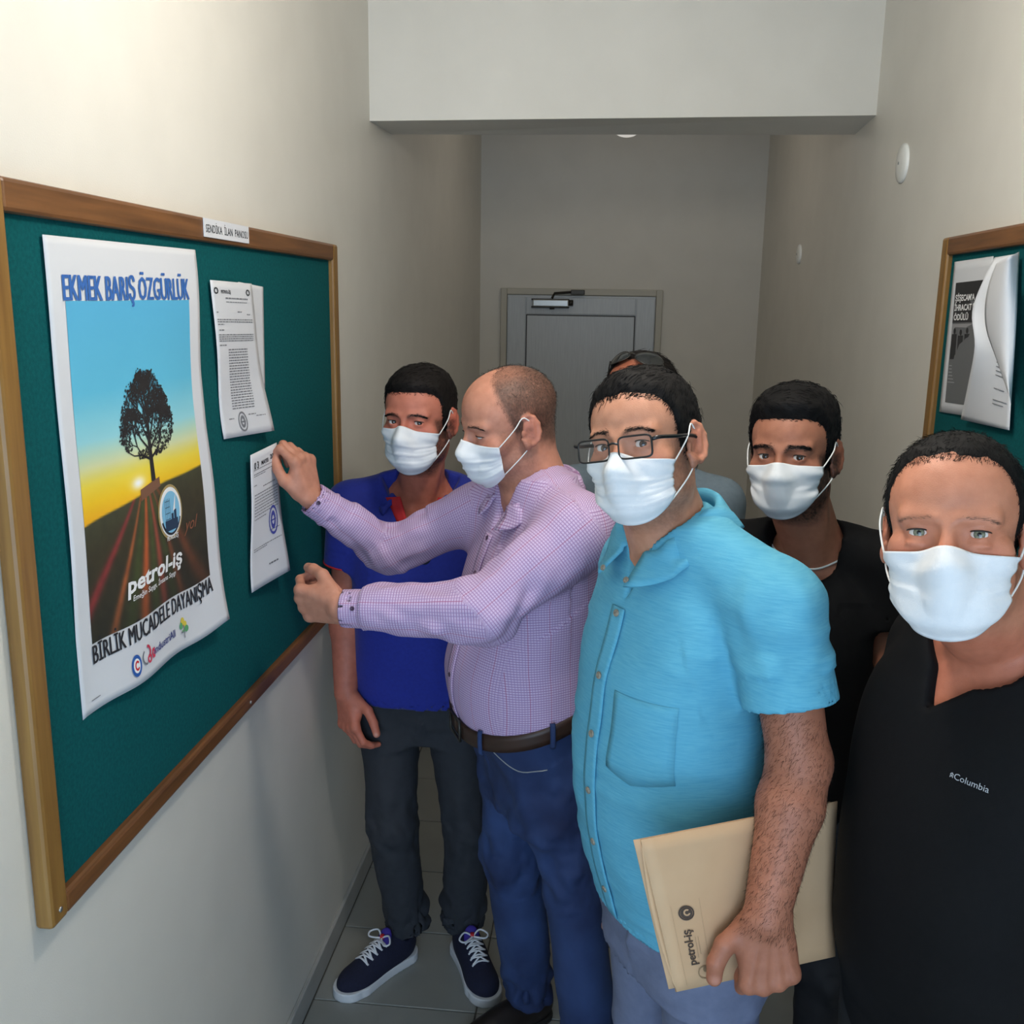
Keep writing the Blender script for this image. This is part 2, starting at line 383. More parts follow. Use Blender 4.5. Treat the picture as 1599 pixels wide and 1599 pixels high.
for sx in (-1, 1):   # raised stiles beside the panel with mitred corner
    xa, xb = (LX0 + .004, PX0 - .01) if sx < 0 else (PX1 + .01, LX1 - .004)
    obj('stile', *box((xa, YB - .037, .02), (xb, YB - .029, LZ - .01), .003), m_doorw, d, do, False)
obj('top_rail', *box((PX0 - .004, YB - .0365, PZ + .01), (PX1 + .004, YB - .029, LZ - .01), .003), m_doorw, d, do, False)
h = obj('door_handle', *join(box((.16, YB - .05, .93), (.19, YB - .036, 1.1), .006), tube([(.175, YB - .05, 1.03), (.175, YB - .085, 1.03), (.06, YB - .09, 1.03)], .009)), m_alu, d, do)
# door closer
k0, k1 = at(832, 466, YB - .06), at(888, 479, YB - .06)
cl = obj('door_closer', *box((k0[0], YB - .075, k1[2] - .002), (k1[0], YB - .037, k0[2] - .004), .006), m_alu, d, do, False)
obj('closer_edge', *join(box((k0[0] - .008, YB - .07, k0[2] - .008), (k1[0] + .002, YB - .04, k0[2]), .003), box((k0[0] - .008, YB - .07, k1[2] - .008), (k1[0] + .002, YB - .04, k1[2]), .003)), m_dark, cl, do, False)
a0, a1, a2 = at(862, 466, YB - .06), at(866, 458, YB - .06), at(895, 456, YB - .05)
obj('closer_arm', *join(tube([a0, a1, a2], .008, 6), box((a2[0] - .012, YB - .07, a2[2] - .014), (a2[0] + .065, YB - .03, a2[2] + .012), .003)), m_dark, cl, do, False)
obj('closer_valve', *join(tube([at(888, 473, YB - .056), at(895, 473, YB - .056)], .017, 10), tube([at(862, 480, YB - .056), at(862, 483, YB - .056)], .014, 10)), m_dark, cl, do)

# blank round covers on the right wall
def wall_cover(u, v, r, label):
    c = atx(u, v, XR); A = np.linspace(0, 2 * math.pi, 37)[:-1]; V = []; F = []
    for i, (rr, dx) in enumerate(((1, 0), (1, .005), (.93, .009), (.5, .0125), (.05, .0135))):
        V += [(c[0] - dx, c[1] + r * rr * math.cos(a), c[2] + r * rr * math.sin(a)) for a in A]
        if i: F += [((i - 1) * 36 + k, (i - 1) * 36 + (k + 1) % 36, i * 36 + (k + 1) % 36, i * 36 + k) for k in range(36)]
    F.append(tuple(range(4 * 36, 5 * 36)))
    e = empty('junction_cover', (XR, c[1], c[2])); tag(e, label, 'cover')
    obj('cover_plate', V, F, m_plastic, e, (XR, c[1], c[2]))
    obj('screw', *tube([(XR - .014, c[1], c[2] + .0), (XR - .0155, c[1], c[2])], .004, 8), m_alu, e, (XR, c[1], c[2]))
wall_cover(1411, 255, .054, 'larger round white junction box cover on right wall above the notice board')
wall_cover(1249, 397, .042, 'smaller round white junction box cover on right wall nearer the grey door')

# ------------------------------------------------------------------ notice boards
m_felt = material('teal_felt', (8, 92, 94), .95, (4, 78, 82), 160, bump=.5, bscale=900, spec=.15)
def wood(name, st, a=(150, 112, 56), b=(122, 86, 40)): return material(name, a, .42, b, 9, stretch=st, bump=.05, bscale=60, detail=5)
m_woody, m_woodz = wood('varnished_wood_lengthwise', (8, .5, 8), (128, 84, 46), (94, 60, 32)), wood('varnished_wood_upright', (8, 8, .5))
m_paper = material('white_paper', (214, 216, 220), .75)
m_ink = material('black_ink', (38, 38, 42), .7)
m_grey = material('grey_ink', (120, 122, 128), .7)
def notice_board(xw, sgn, y0, y1, z0, z1, label):
    """sgn +1: board faces +x"""
    e = empty('notice_board', (xw, (y0 + y1) / 2, z0)); tag(e, label, 'board'); o = tuple(e.location)
    X = lambda d: xw + sgn * d
    def bx(a, b, ya, yb, za, zb, bev=0): return box((min(X(a), X(b)), ya, za), (max(X(a), X(b)), yb, zb), bev)
    fw = .042
    obj('felt_panel', *bx(0, .012, y0 + .02, y1 - .02, z0 + .02, z1 - .02), m_felt, e, o, False)
    obj('frame_rail', *bx(0, .026, y0 + fw - .004, y1 - fw + .004, z1 - fw, z1, .006), m_woody, e, o, False)
    obj('frame_rail', *bx(0, .026, y0 + fw - .004, y1 - fw + .004, z0, z0 + fw * .8, .006), m_woody, e, o, False)
    obj('frame_stile', *bx(0, .0265, y0, y0 + fw, z0, z1, .006), m_woodz, e, o, False)
    obj('frame_stile', *bx(0, .0265, y1 - fw, y1, z0, z1, .006), m_woodz, e, o, False)
    for (yy, zz) in ((y0 + fw / 2, z0 + .02), (y1 - fw / 2, z0 + .02), ((y0 + y1) / 2, z0 + .016)):
        obj('screw', *tube([(X(.026), yy, zz), (X(.0278), yy, zz)], .004, 8), m_alu, e, o)
    return e
BX = XL + .0125     # felt surface, left board
notice_board(XL, 1, 1.118, 2.622, 1.022, 2.018, 'large teal felt notice board in wooden frame holding the sunrise tree poster')
notice_board(XR, -1, 1.05, 2.52, 1.03, 2.043, 'teal felt notice board in wooden frame on the right wall behind curled sheets')

# name plate on the top rail
fx = XL + .027
pl = [atx(317, 341, fx), atx(387, 354, fx), atx(388, 380, fx), atx(318, 368, fx)]
ya, yb, za, zb = pl[0][1], pl[1][1], 1.984, 2.0165
e = empty('name_plate', (fx, ya, za)); tag(e, 'small white name strip reading SENDIKA ILAN PANOSU on the wooden rail', 'sign'); o = tuple(e.location)
obj('plate', *box((fx - .0005, ya, za), (fx + .0015, yb, zb)), m_paper, e, o, False)
V, F = text2d('SENDİKA  İLAN  PANOSU', 1, 1, bold=.0); w = V[:, 0].max() - V[:, 0].min(); V = V * [(yb - ya) * .94 / w, .020] + [(ya + yb) / 2, za + .0085]
obj('lettering', np.stack([np.full(len(V), fx + .0021), V[:, 0], V[:, 1]], 1), F, m_ink, e, o, False)

# ---- poster
PW, PH = .475, .70
PTL, PTR, PBR, PBL = atx(65, 366, BX + .003), atx(302, 390, BX + .003), at(358, 968, 1.735), atx(133, 1125, BX + .004)
def poster_pt(s, t, off=0):
    """s 0..1 along the corridor, t 0 top .. 1 bottom"""
    s = np.asarray(s, float)[..., None]; t = np.asarray(t, float)[..., None]
    p = (PTL * (1 - s) + PTR * s) * (1 - t) + (PBL * (1 - s) + PBR * s) * t
    lift = .0035 * np.sin(s * 9 + t * 5) * t + .004 * np.sin(t * 11 + 1) * (.3 + s * .7) - .012 * np.sin(math.pi * t) * s * t
    p = p + np.concatenate([np.maximum(lift, -.008) + off, 0 * lift, .0025 * np.sin(s * 14) * t], -1)
    p[..., 0] = np.maximum(p[..., 0], BX + .0008 + off); return p
po = empty('poster', PBL); tag(po, 'tall white poster with sunrise tree picture, EKMEK BARIS OZGURLUK heading and logos', 'poster'); oo = PBL
s, t = np.meshgrid(np.linspace(0, 1, 40), np.linspace(0, 1, 60), indexing='ij')
V, F = sheet(poster_pt(s, t)[:, ::-1], .0004)
obj('paper_sheet', V, F, m_paper, po, oo)
m_print = material('printed_colours', (255, 255, 255), .6, attr='tint')
A0, A1, B0, B1 = .083, .905, .125, .852     # picture area in s and t
ns, ntt = 150, 220
a, b = np.meshgrid(np.linspace(0, 1, ns), np.linspace(0, 1, ntt), indexing='ij')
sky = np.stack([np.interp(b, [0, .26, .40, .475, .53, .58, .66], c) for c in ([86, 96, 150, 214, 240, 246, 244], [176, 190, 214, 220, 216, 200, 168], [216, 222, 224, 170, 70, 30, 20])], -1)
sun = np.exp(-(((a - .41) / .05) ** 2 + ((b - .566) / .02) ** 2)); sky = sky + sun[..., None] * (255 - sky)
hor = .642 - .058 * a - .012 * np.sin(a * 3.1)
gr = np.stack([np.interp(b - hor, [0, .1, .4], c) for c in ([64, 58, 40], [66, 54, 40], [44, 32, 28])], -1)
ang = np.degrees(np.arctan2(a - .47, (b - .53) * 1.2)); rr_ = np.zeros_like(a); cw = np.zeros(a.shape + (3,))
for an, wd, colr, st in ((-47, 2.6, (150, 50, 50), .8), (-30, 2.2, (190, 96, 50), .75), (-10, 4.0, (196, 92, 44), .95), (8, 3.5, (190, 80, 60), .7), (24, 3, (170, 84, 50), .55), (40, 4, (140, 70, 40), .6), (-20, 5, (76, 96, 40), .5), (0, 4, (80, 104, 44), .5), (17, 4, (70, 90, 40), .5)):
    g = np.exp(-((ang - an) / wd) ** 2)[..., None] * st * np.clip(1.5 - (b - hor) * 2.2, 0, 1)[..., None]; gr = gr * (1 - g) + np.array(colr) * g
wgt = sm(-.004, .004, b - hor)[..., None]; art = sky * (1 - wgt) + gr * wgt
nz = fbm(np.stack([a * 30, b * 40, 0 * a], -1).reshape(-1, 3), 3).reshape(a.shape)[..., None]; art = np.clip(art * (1 + .06 * nz * wgt), 0, 255)
Vp = poster_pt(A0 + a * (A1 - A0), B0 + b * (B1 - B0), .0006).reshape(-1, 3)
I = np.arange(ns * ntt).reshape(ns, ntt); Q = np.stack([I[:-1, :-1], I[:-1, 1:], I[1:, 1:], I[1:, :-1]], -1).reshape(-1, 4)
obj('printed_picture', Vp, Q, m_print, po, oo, colors=lin(art).reshape(-1, 3))
def on_poster(name, V2, F, mat, off=.0012):
    """V2 in poster fractions (s, t downward)"""
    return obj(name, poster_pt(V2[:, 0], V2[:, 1], off), F, mat, po, oo, False)
def ink(name, rgb): return material(name, rgb, .65)
# tree
rg = random.Random(3); TV = []; TF = []
def quad(p, q, w0, w1):
    d = np.array(q) - p; n = np.array([-d[1], d[0]]) / (np.linalg.norm(d) + 1e-9); i = len(TV); p = np.array(p); q = np.array(q)
    TV.extend([p - n * w0, p + n * w0, q + n * w1, q - n * w1]); TF.append((i, i + 1, i + 2, i + 3))
def crown(t_):  # half width of the crown against height
    return np.interp(t_, [.284, .31, .35, .40, .44, .475, .49], [.03, .09, .15, .180, .175, .13, .03])
def grow(p, ang, ln, w, lvl):
    q = (p[0] + math.sin(ang) * ln / PW, p[1] - math.cos(ang) * ln / PH)
    if lvl > 2 and (abs(q[0] - .525) > crown(q[1]) or q[1] < .284): return
    quad((p[0] * PW, p[1] * PH), (q[0] * PW, q[1] * PH), w, w * .65)
    if lvl < 8:
        for k in range(2 if lvl < 2 else (3 if lvl < 5 else 2)): grow(q, ang * (.9 if lvl < 3 else .98) + rg.uniform(-.75, .75), ln * rg.uniform(.66, .9), w * .66, lvl + 1)
    else:
        for k in range(2):
            x, y = q[0] * PW + rg.uniform(-.006, .006), q[1] * PH + rg.uniform(-.006, .006); r = rg.uniform(.0012, .0028); i = len(TV)
            TV.extend([np.array((x - r, y)), np.array((x, y + r)), np.array((x + r, y)), np.array((x, y - r))]); TF.append((i, i + 1, i + 2, i + 3))
quad((.516 * PW, .545 * PH), (.52 * PW, .45 * PH), .0066, .0046); quad((.52 * PW, .45 * PH), (.53 * PW, .36 * PH), .0046, .0026)
for y_, an, ln in ((.495, -1.15, .030), (.49, 1.1, .030), (.475, -.8, .036), (.47, .85, .036), (.455, -.5, .040), (.45, .5, .042), (.44, -.15, .045), (.43, .2, .045), (.41, -.75, .036), (.405, .7, .036), (.385, -.4, .036), (.38, .45, .036), (.37, .0, .034), (.36, -.2, .03)): grow((.522, y_), an, ln, .0024, 1)
for k in range(2600):
    y_ = rg.uniform(.286, .486); x_ = .525 + rg.uniform(-1, 1) * crown(y_)
    if vnoise(np.array([[x_ * 26, y_ * 38, 1.5]]))[0] < -.12: continue
    x_ *= PW; y_ *= PH; r = rg.uniform(.0008, .0022); q_ = rg.uniform(0, 3); i = len(TV); TV.extend([np.array((x_ + r * math.cos(q_ + j * 1.57) * (1.6 if j % 2 else .8), y_ + r * math.sin(q_ + j * 1.57) * (1.6 if j % 2 else .8))) for j in range(4)]); TF.append((i, i + 1, i + 2, i + 3))
Tn = np.array(TV) / [PW, PH]; on_poster('printed_tree', Tn, TF, ink('tree_black', (36, 34, 34)), .0013)
on_poster('printed_mound', np.array([[.425, .553], [.555, .540], [.555, .563], [.42, .580]]), [(0, 1, 2, 3)], ink('mound_brown', (122, 84, 62)), .0015)
def poster_text(s_, c, width, height, mat, name='lettering', tilt=0, off=.0013, heavy=0, **kw):
    V, F = text2d(s_, 1, 1, **kw); w = V[:, 0].max() - V[:, 0].min(); V[:, 0] -= (V[:, 0].max() + V[:, 0].min()) / 2
    V = V * [width / w, -height / .73]; V[:, 1] += V[:, 0] * tilt
    if heavy: V, F = join2((V - [heavy, 0], F), (V + [heavy, 0], F), (V, F))
    return on_poster(name, V + c, F, mat, off)
blue = ink('heading_blue', (52, 104, 178))
poster_text('EKMEK BARIŞ ÖZGÜRLÜK', (.49, .124), .83, .054, blue, heavy=.0035)
for x in (-.27, .0): pass
poster_text('BİRLİK MÜCADELE DAYANIŞMA', (.495, .897), .83, .044, m_ink, heavy=.002, off=.0014)
white = ink('print_white', (240, 240, 240))
poster_text('petrol-iş', (.49, .778), .40, .040, white, bold=.03, shear=.12, off=.0014)
poster_text('Emeğin Saygı, İnsana Saygı', (.475, .799), .31, .013, white, bold=.01, shear=.2, off=.0014)
poster_text('yol', (.775, .70), .12, .034, ink('rust_brown', (150, 92, 66)), shear=.4, off=.0014)
# round emblem: gold ring, white ring, blue field with derrick and silhouettes
ec, er = (.612, .635), .094; ry = er * PW / PH * .86
on_poster('emblem_ring', *disc2d(*ec, er, ry * 1.25, 36), ink('gold', (168, 146, 96)), .0016)
on_poster('emblem_ring', *disc2d(*ec, er * .90, ry * 1.13, 36), white, .0019)
on_poster('emblem_band', *disc2d(*ec, er * .84, ry * 1.06, 30, .72, .35, math.pi - .35), ink('emblem_black', (30, 34, 44)), .0022)
on_poster('emblem_field', *disc2d(*ec, er * .74, ry * .95, 36), ink('emblem_blue', (128, 190, 222)), .0024)
parts = [rect2d(ec[0] - .045 + i * .012, ec[1] - .035, ec[0] - .043 + i * .012, ec[1] + .03) for i in range(4)] + [rect2d(ec[0] - .045, ec[1] - .03 + i * .015, ec[0] - .008, ec[1] - .0285 + i * .015) for i in range(4)]
parts += [rect2d(ec[0] - .05, ec[1] + .018, ec[0] + .05, ec[1] + .045), rect2d(ec[0] + .0, ec[1] + .004, ec[0] + .016, ec[1] + .03), rect2d(ec[0] + .022, ec[1] - .004, ec[0] + .04, ec[1] + .03)]
on_poster('emblem_works', *join2(*parts), ink('emblem_dark', (34, 58, 84)), .0027)
on_poster('emblem_flame', np.array([[ec[0] + .012, ec[1] + .0], [ec[0] + .042, ec[1] - .045], [ec[0] + .03, ec[1] - .004]]), [(0, 1, 2)], white, .0028)
poster_text('PETROL-İŞ', (ec[0], ec[1] + .068), .09, .011, white, bold=.02, off=.003)
# row of small logos at the foot
lg = (.301, .952)
on_poster('union_logo', *disc2d(*lg, .030, .030 * PW / PH * 1.3, 28), ink('logo_blue', (40, 92, 170)), .0014)
on_poster('union_logo', *disc2d(*lg, .020, .020 * PW / PH * 1.3, 24), white, .0016)
on_poster('union_logo', *disc2d(lg[0] + .002, lg[1], .014, .014 * PW / PH * 1.3, 20, .55, .6, 5.7), ink('logo_red', (206, 44, 52)), .0018)
red = ink('logo_red2', (208, 60, 84))
on_poster('union_logo', *disc2d(.376, .937, .022, .018, 16, .6, -1.6, 1.2), red, .0014)
on_poster('union_logo', *disc2d(.366, .945, .026, .02, 16, .75, 1.5, 4.2), m_grey, .0014)
on_poster('union_logo', *disc2d(.386, .955, .014, .011, 16, .5, 0, 2 * math.pi), red, .0014)
poster_text('industriAll', (.505, .955), .17, .020, ink('logo_indigo', (52, 62, 128)), bold=.012, off=.0014)
on_poster('union_logo', *join2(*[disc2d(.415 + .008 * math.cos(q), .949 + .009 * math.sin(q), .005, .005, 8) for q in np.arange(6) * 1.05]), red, .0014)
on_poster('union_logo', *join2(disc2d(.655, .928, .014, .011, 12), disc2d(.672, .938, .012, .009, 12)), ink('logo_yellow', (222, 200, 70)), .0014)
on_poster('union_logo', *join2(disc2d(.640, .938, .012, .009, 12), disc2d(.678, .950, .016, .009, 12), rect2d(.645, .950, .69, .956)), ink('logo_green', (96, 168, 110)), .0016)
on_poster('union_logo', *join2(rect2d(.656, .938, .661, .972), rect2d(.635, .953, .65, .957)), m_grey, .0018)
on_poster('lettering', *rect2d(.05, .972, .095, .974), m_grey, .0014)

# ---- pinned letters
m_blue_ink = ink('stamp_blue', (66, 74, 160))
def letter(name, C, label, lines, curl=0, stamp=None, o_x=.0, header=True, mark=None, group=None):
    """C: TL, TR, BR, BL corners"""
    C = [np.asarray(c, float) for c in C]
    def pt(s, t, off=0):
        s = np.asarray(s, float)[..., None]; t = np.asarray(t, float)[..., None]
        p = (C[0] * (1 - s) + C[1] * s) * (1 - t) + (C[3] * (1 - s) + C[2] * s) * t
        w = curl * (np.sin(t * 6.0 + s * 2) * .4 * t + (s * t) ** 2); p[..., 0:1] += w + off; p[..., 0] = np.maximum(p[..., 0], BX + .001 + o_x + off)
        return p
    e = empty(name, C[3]); tag(e, label, 'paper', group); o = C[3]
    s, t = np.meshgrid(np.linspace(0, 1, 14), np.linspace(0, 1, 22), indexing='ij')
    obj('paper_sheet', *sheet(pt(s, t)[:, ::-1], .0003), m_paper, e, o)
    if lines:
        parts = [rect2d(x0, y, x1, y + h) for (x0, x1, y, h) in lines]; V, F = join2(*parts)
        Vs = []; Fs = []
        for (x0, x1, y, h) in lines:   # broken into word-like dashes
            x = x0
            while x < x1 - .005:
                w = min(rg.uniform(.02, .07), x1 - x); v, f = rect2d(x, y, x + w, y + h); Fs.append(tuple(i + len(Vs) for i in f[0])); Vs.extend(v.tolist()); x += w + .012
        Vs = np.array(Vs); tag(obj('printed_lines', pt(Vs[:, 0], Vs[:, 1], .0008), Fs, m_grey, e, o, False), kind='stuff')
    if mark:
        for txt, x, y, w, h in mark:
            V, F = text2d(txt, 1, 1, bold=.03); ww = V[:, 0].max() - V[:, 0].min(); V = V * [w / ww, -h / .73] + [x, y]
            obj('lettering', pt(V[:, 0], V[:, 1], .0009), F, m_ink, e, o, False)
    if stamp:
        sx, sy, r, mt = stamp; V, F = join2(disc2d(sx, sy, r, r * .8, 20, .82), disc2d(sx, sy, r * .55, r * .5, 16, .5), rect2d(sx - r * .6, sy - .004, sx + r * .6, sy + .006))
        obj('stamp', pt(V[:, 0], V[:, 1], .001), F, mt, e, o, False)
    return e
def L4(a, b, c, d_, dx=.002): return [atx(*p, BX + dx) for p in (a, b, c, d_)]
letter('pinned_sheet', L4((372, 440), (411, 448), (414, 606), (376, 600), .0015), 'plain white sheet partly hidden behind the longer printed letter on the felt', None)
lines = [(.3, .85, .10, .008), (.3, .8, .125, .005), (.55, .65, .185, .006), (.78, .86, .2, .006), (.06, .1, .19, .006)]
lines += [(.06, .92, .235 + i * .014, .006) for i in range(2)] + [(.06, .2, .265, .006), (.08, .2, .30, .007)] + [(.06, .9, .33 + i * .013, .006) for i in range(4)] + [(.06, .22, .395, .007)]
lines += [(.26, .72, .425 + i * .0175, .007) for i in range(23)] + [(.16, .26, .875, .006), (.55, .7, .86, .006), (.7, .9, .875, .005)]
letter('pinned_letter', L4((328, 437), (393, 443), (415, 672), (351, 686), .006), 'long printed letter with a list and faint round stamp pinned beside the poster', lines, .014, (.42, .905, .085, m_grey), mark=[('PETROL-İŞ', .32, .075, .22, .02), ('O', .1, .08, .1, .04), ('O', .86, .08, .1, .04)])
lines = [(.1, .85, .12, .005), (.1, .9, .15, .006), (.1, .5, .165, .005), (.08, .2, .23, .006), (.4, .85, .26, .007)] + [(.1, .92, .30 + i * .022, .007) for i in range(8)] + [(.1, .5, .48, .007), (.1, .92, .70, .006), (.1, .5, .715, .006), (.6, .9, .62, .006), (.5, .75, .86, .012)]
HELD = [at(391, 711, 1.93), at(432, 691, 2.055), at(444, 890, 2.08), at(394, 926, 1.915)]
letter('held_letter', HELD, 'creased white letter with blue stamp held against the felt by raised hand', lines, .010, (.72, .555, .14, m_blue_ink), mark=[('0 3', .2, .115, .16, .05), ('MAYIS', .5, .105, .26, .03), ('2020', .83, .095, .26, .035)])

# ---- right board: printed flyer and curled sheets
RX = XR - .0125
def rsheet(name, pxs, label, curlfn, mat=m_paper, n=18):
    """pxs: TL,TR,BR,BL pixels on the right felt; curlfn(s,t)-> distance off the felt and shift along y"""
    C = [atx(*p, RX - .002) for p in pxs]
    def pt(s, t, off=0):
        s = np.asarray(s, float); t = np.asarray(t, float); S_, T_ = s[..., None], t[..., None]
        p = (C[0] * (1 - S_) + C[1] * S_) * (1 - T_) + (C[3] * (1 - S_) + C[2] * S_) * T_
        dx, dy = curlfn(s, t); p[..., 0] -= dx + off; p[..., 1] += dy; return p
    e = empty(name, C[3]); tag(e, label, 'paper')
    s, t = np.meshgrid(np.linspace(0, 1, n), np.linspace(0, 1, n), indexing='ij')
    obj('paper_sheet', *sheet(pt(s, t)[:, ::-1], .0003), mat, e, C[3]); return e, pt, C[3]
e, pt, o = rsheet('printed_flyer', [(1492, 409), (1553, 400), (1545, 655), (1468, 643)], 'black and white flyer with a photograph of people pinned on the right board', lambda s, t: (.002 + .003 * np.sin(t * 7) * s, 0 * s))
m_fl, m_fd = ink('flyer_grey', (104, 106, 108)), ink('flyer_black', (40, 40, 42))
def fl_part(name, V, F, mat, off):
    q = obj(name, pt(V[:, 0], V[:, 1], off), F, mat, e, o, False)
    if name in ('printed_lines', 'printed_people'): q['kind'] = 'stuff'
V, F = rect2d(.12, .14, .92, .93); fl_part('printed_block', V, F, m_fl, .001)
V, F = rect2d(.12, .14, .92, .40); fl_part('printed_block', V, F, m_fd, .0014)
for i, tx in enumerate(('ŞİŞECAM’A', 'İHRACAT ŞAMP', 'ÖDÜLÜ')):
    V, F = text2d(tx, 1, 1, align='LEFT', bold=.03); w = V[:, 0].max(); V = V * [(.5, .72, .36)[i] / w, -.055] + [.15, .26 + i * .062]; fl_part('lettering', V, F, white, .002)
parts = []
for i in range(5):
    x = .2 + i * .15; parts += [disc2d(x, .455 + .01 * (i % 2), .03, .02, 10), rect2d(x - .06, .475 + .01 * (i % 2), x + .06, .64)]
V, F = rect2d(.12, .41, .92, .65); fl_part('printed_photo', V, F, ink('photo_grey', (150, 150, 152)), .0014)
V, F = join2(*parts); fl_part('printed_people', V, F, m_fd, .0019)
V, F = join2(*[rect2d(.14, .68 + i * .022, .8, .686 + i * .022) for i in range(6)]); fl_part('printed_lines', V, F, ink('flyer_pale', (160, 160, 162)), .0018)
def flap(name, left, right, label, off, n=26):
    """sheet between two edge curves on the right board, standing off the felt by off(s, t)"""
    left, right = smooth_path(np.array(left, float), n), smooth_path(np.array(right, float), n); m = 14; G = np.zeros((m, n, 3))
    for i in range(m):
        s_ = i / (m - 1)
        for j in range(n): u, v = left[j] * (1 - s_) + right[j] * s_; G[i, j] = atx(u, v, RX - off(s_, j / (n - 1)))
    e = empty(name, G[0, -1]); tag(e, label, 'paper'); obj('paper_sheet', *sheet(G[::-1], .0003), m_paper, e, G[0, -1]); return e, G
e2, G = flap('curled_sheet', [(1553, 402), (1536, 436), (1518, 486), (1522, 540), (1512, 598), (1500, 655)], [(1590, 396), (1589, 440), (1586, 500), (1582, 560), (1579, 620), (1576, 672)], 'white printed sheet curling off the right board over the flyer', lambda s, t: .012 + .045 * (1 - s) ** 1.5 * math.sin(math.pi * min(1, t * .9 + .08)))
ls = []
for i, (t0, s0, s1) in enumerate([(.60 + .022 * k, .62, .92) for k in range(6)] + [(.78, .66, .9), (.84, .62, .95), (.86, .66, .92)]):
    j = int(t0 * 25); a_, b_ = int(s0 * 13), int(s1 * 13); f = t0 * 25 - j; p = G[a_, j] * (1 - f) + G[a_, j + 1] * f; q = G[b_, j] * (1 - f) + G[b_, j + 1] * f; ls.append(tube([p - [.002, 0, 0], q - [.002, 0, 0]], .0008, 4))
tag(obj('printed_lines', *join(*ls), m_grey, e2, G[0, -1]), kind='stuff')
flap('rolled_sheet', [(1556, 411), (1545, 440), (1538, 476), (1540, 515), (1556, 562), (1577, 622)], [(1592, 393), (1590, 440), (1588, 490), (1585, 540), (1582, 590), (1579, 632)], 'blank rolled sheet hanging in front of the printed curling sheet on the right board', lambda s, t: .045 + .040 * math.sin(math.pi * (.15 + .8 * s)) * (1 - .7 * t))

# ------------------------------------------------------------------ people: building blocks
def yawdirs(deg):
    a = math.radians(deg); f = np.array([-math.sin(a), -math.cos(a), 0]); r = np.array([-math.cos(a), math.sin(a), 0]); return f, r
UP = np.array([0, 0, 1.0])
class Head:
    """local frame: x = person's right, y = forward, z = up; eyes at z = 0"""
    def __init__(s, o, yaw, pitch=0, roll=0, sc=1.0, wx=1.0, jaw=1.0, ear=.85):
        f, r = yawdirs(yaw); p = math.radians(pitch); q = math.radians(roll)
        f2 = f * math.cos(p) - UP * math.sin(p); u2 = f * math.sin(p) + UP * math.cos(p)
        s.M = np.stack([r * math.cos(q) + u2 * math.sin(q), f2, u2 * math.cos(q) - r * math.sin(q)], 1)
        s.o = np.asarray(o, float); s.sc = sc; s.wx = wx; s.jaw = jaw; s.ear = ear
    def w(s, v):
        v = np.asarray(v, float) * [s.wx, 1, 1]; return s.o + (v * s.sc) @ s.M.T
    def l(s, P): return ((np.asarray(P) - s.o) @ s.M) / s.sc / [s.wx, 1, 1]
    def ell(s, F, c, r, k=.01, op='u', rot=None):
        r = np.asarray(r, float) * [s.wx, 1, 1] * s.sc; F.ell(s.w(c), r, s.M if rot is None else s.M @ rot, k * s.sc, op)
    def cap(s, F, a, b, ra, rb=None, k=.008, op='u'): F.cap(s.w(a), s.w(b), ra * s.sc, (ra if rb is None else rb) * s.sc, k * s.sc, op)
def skull(H, F):
    H.ell(F, (0, -.014, .036), (.077, .098, .080), .01)
    H.ell(F, (0, .028, .034), (.066, .062, .066), .02)
    H.ell(F, (0, -.03, -.03), (.062, .066, .06), .03)
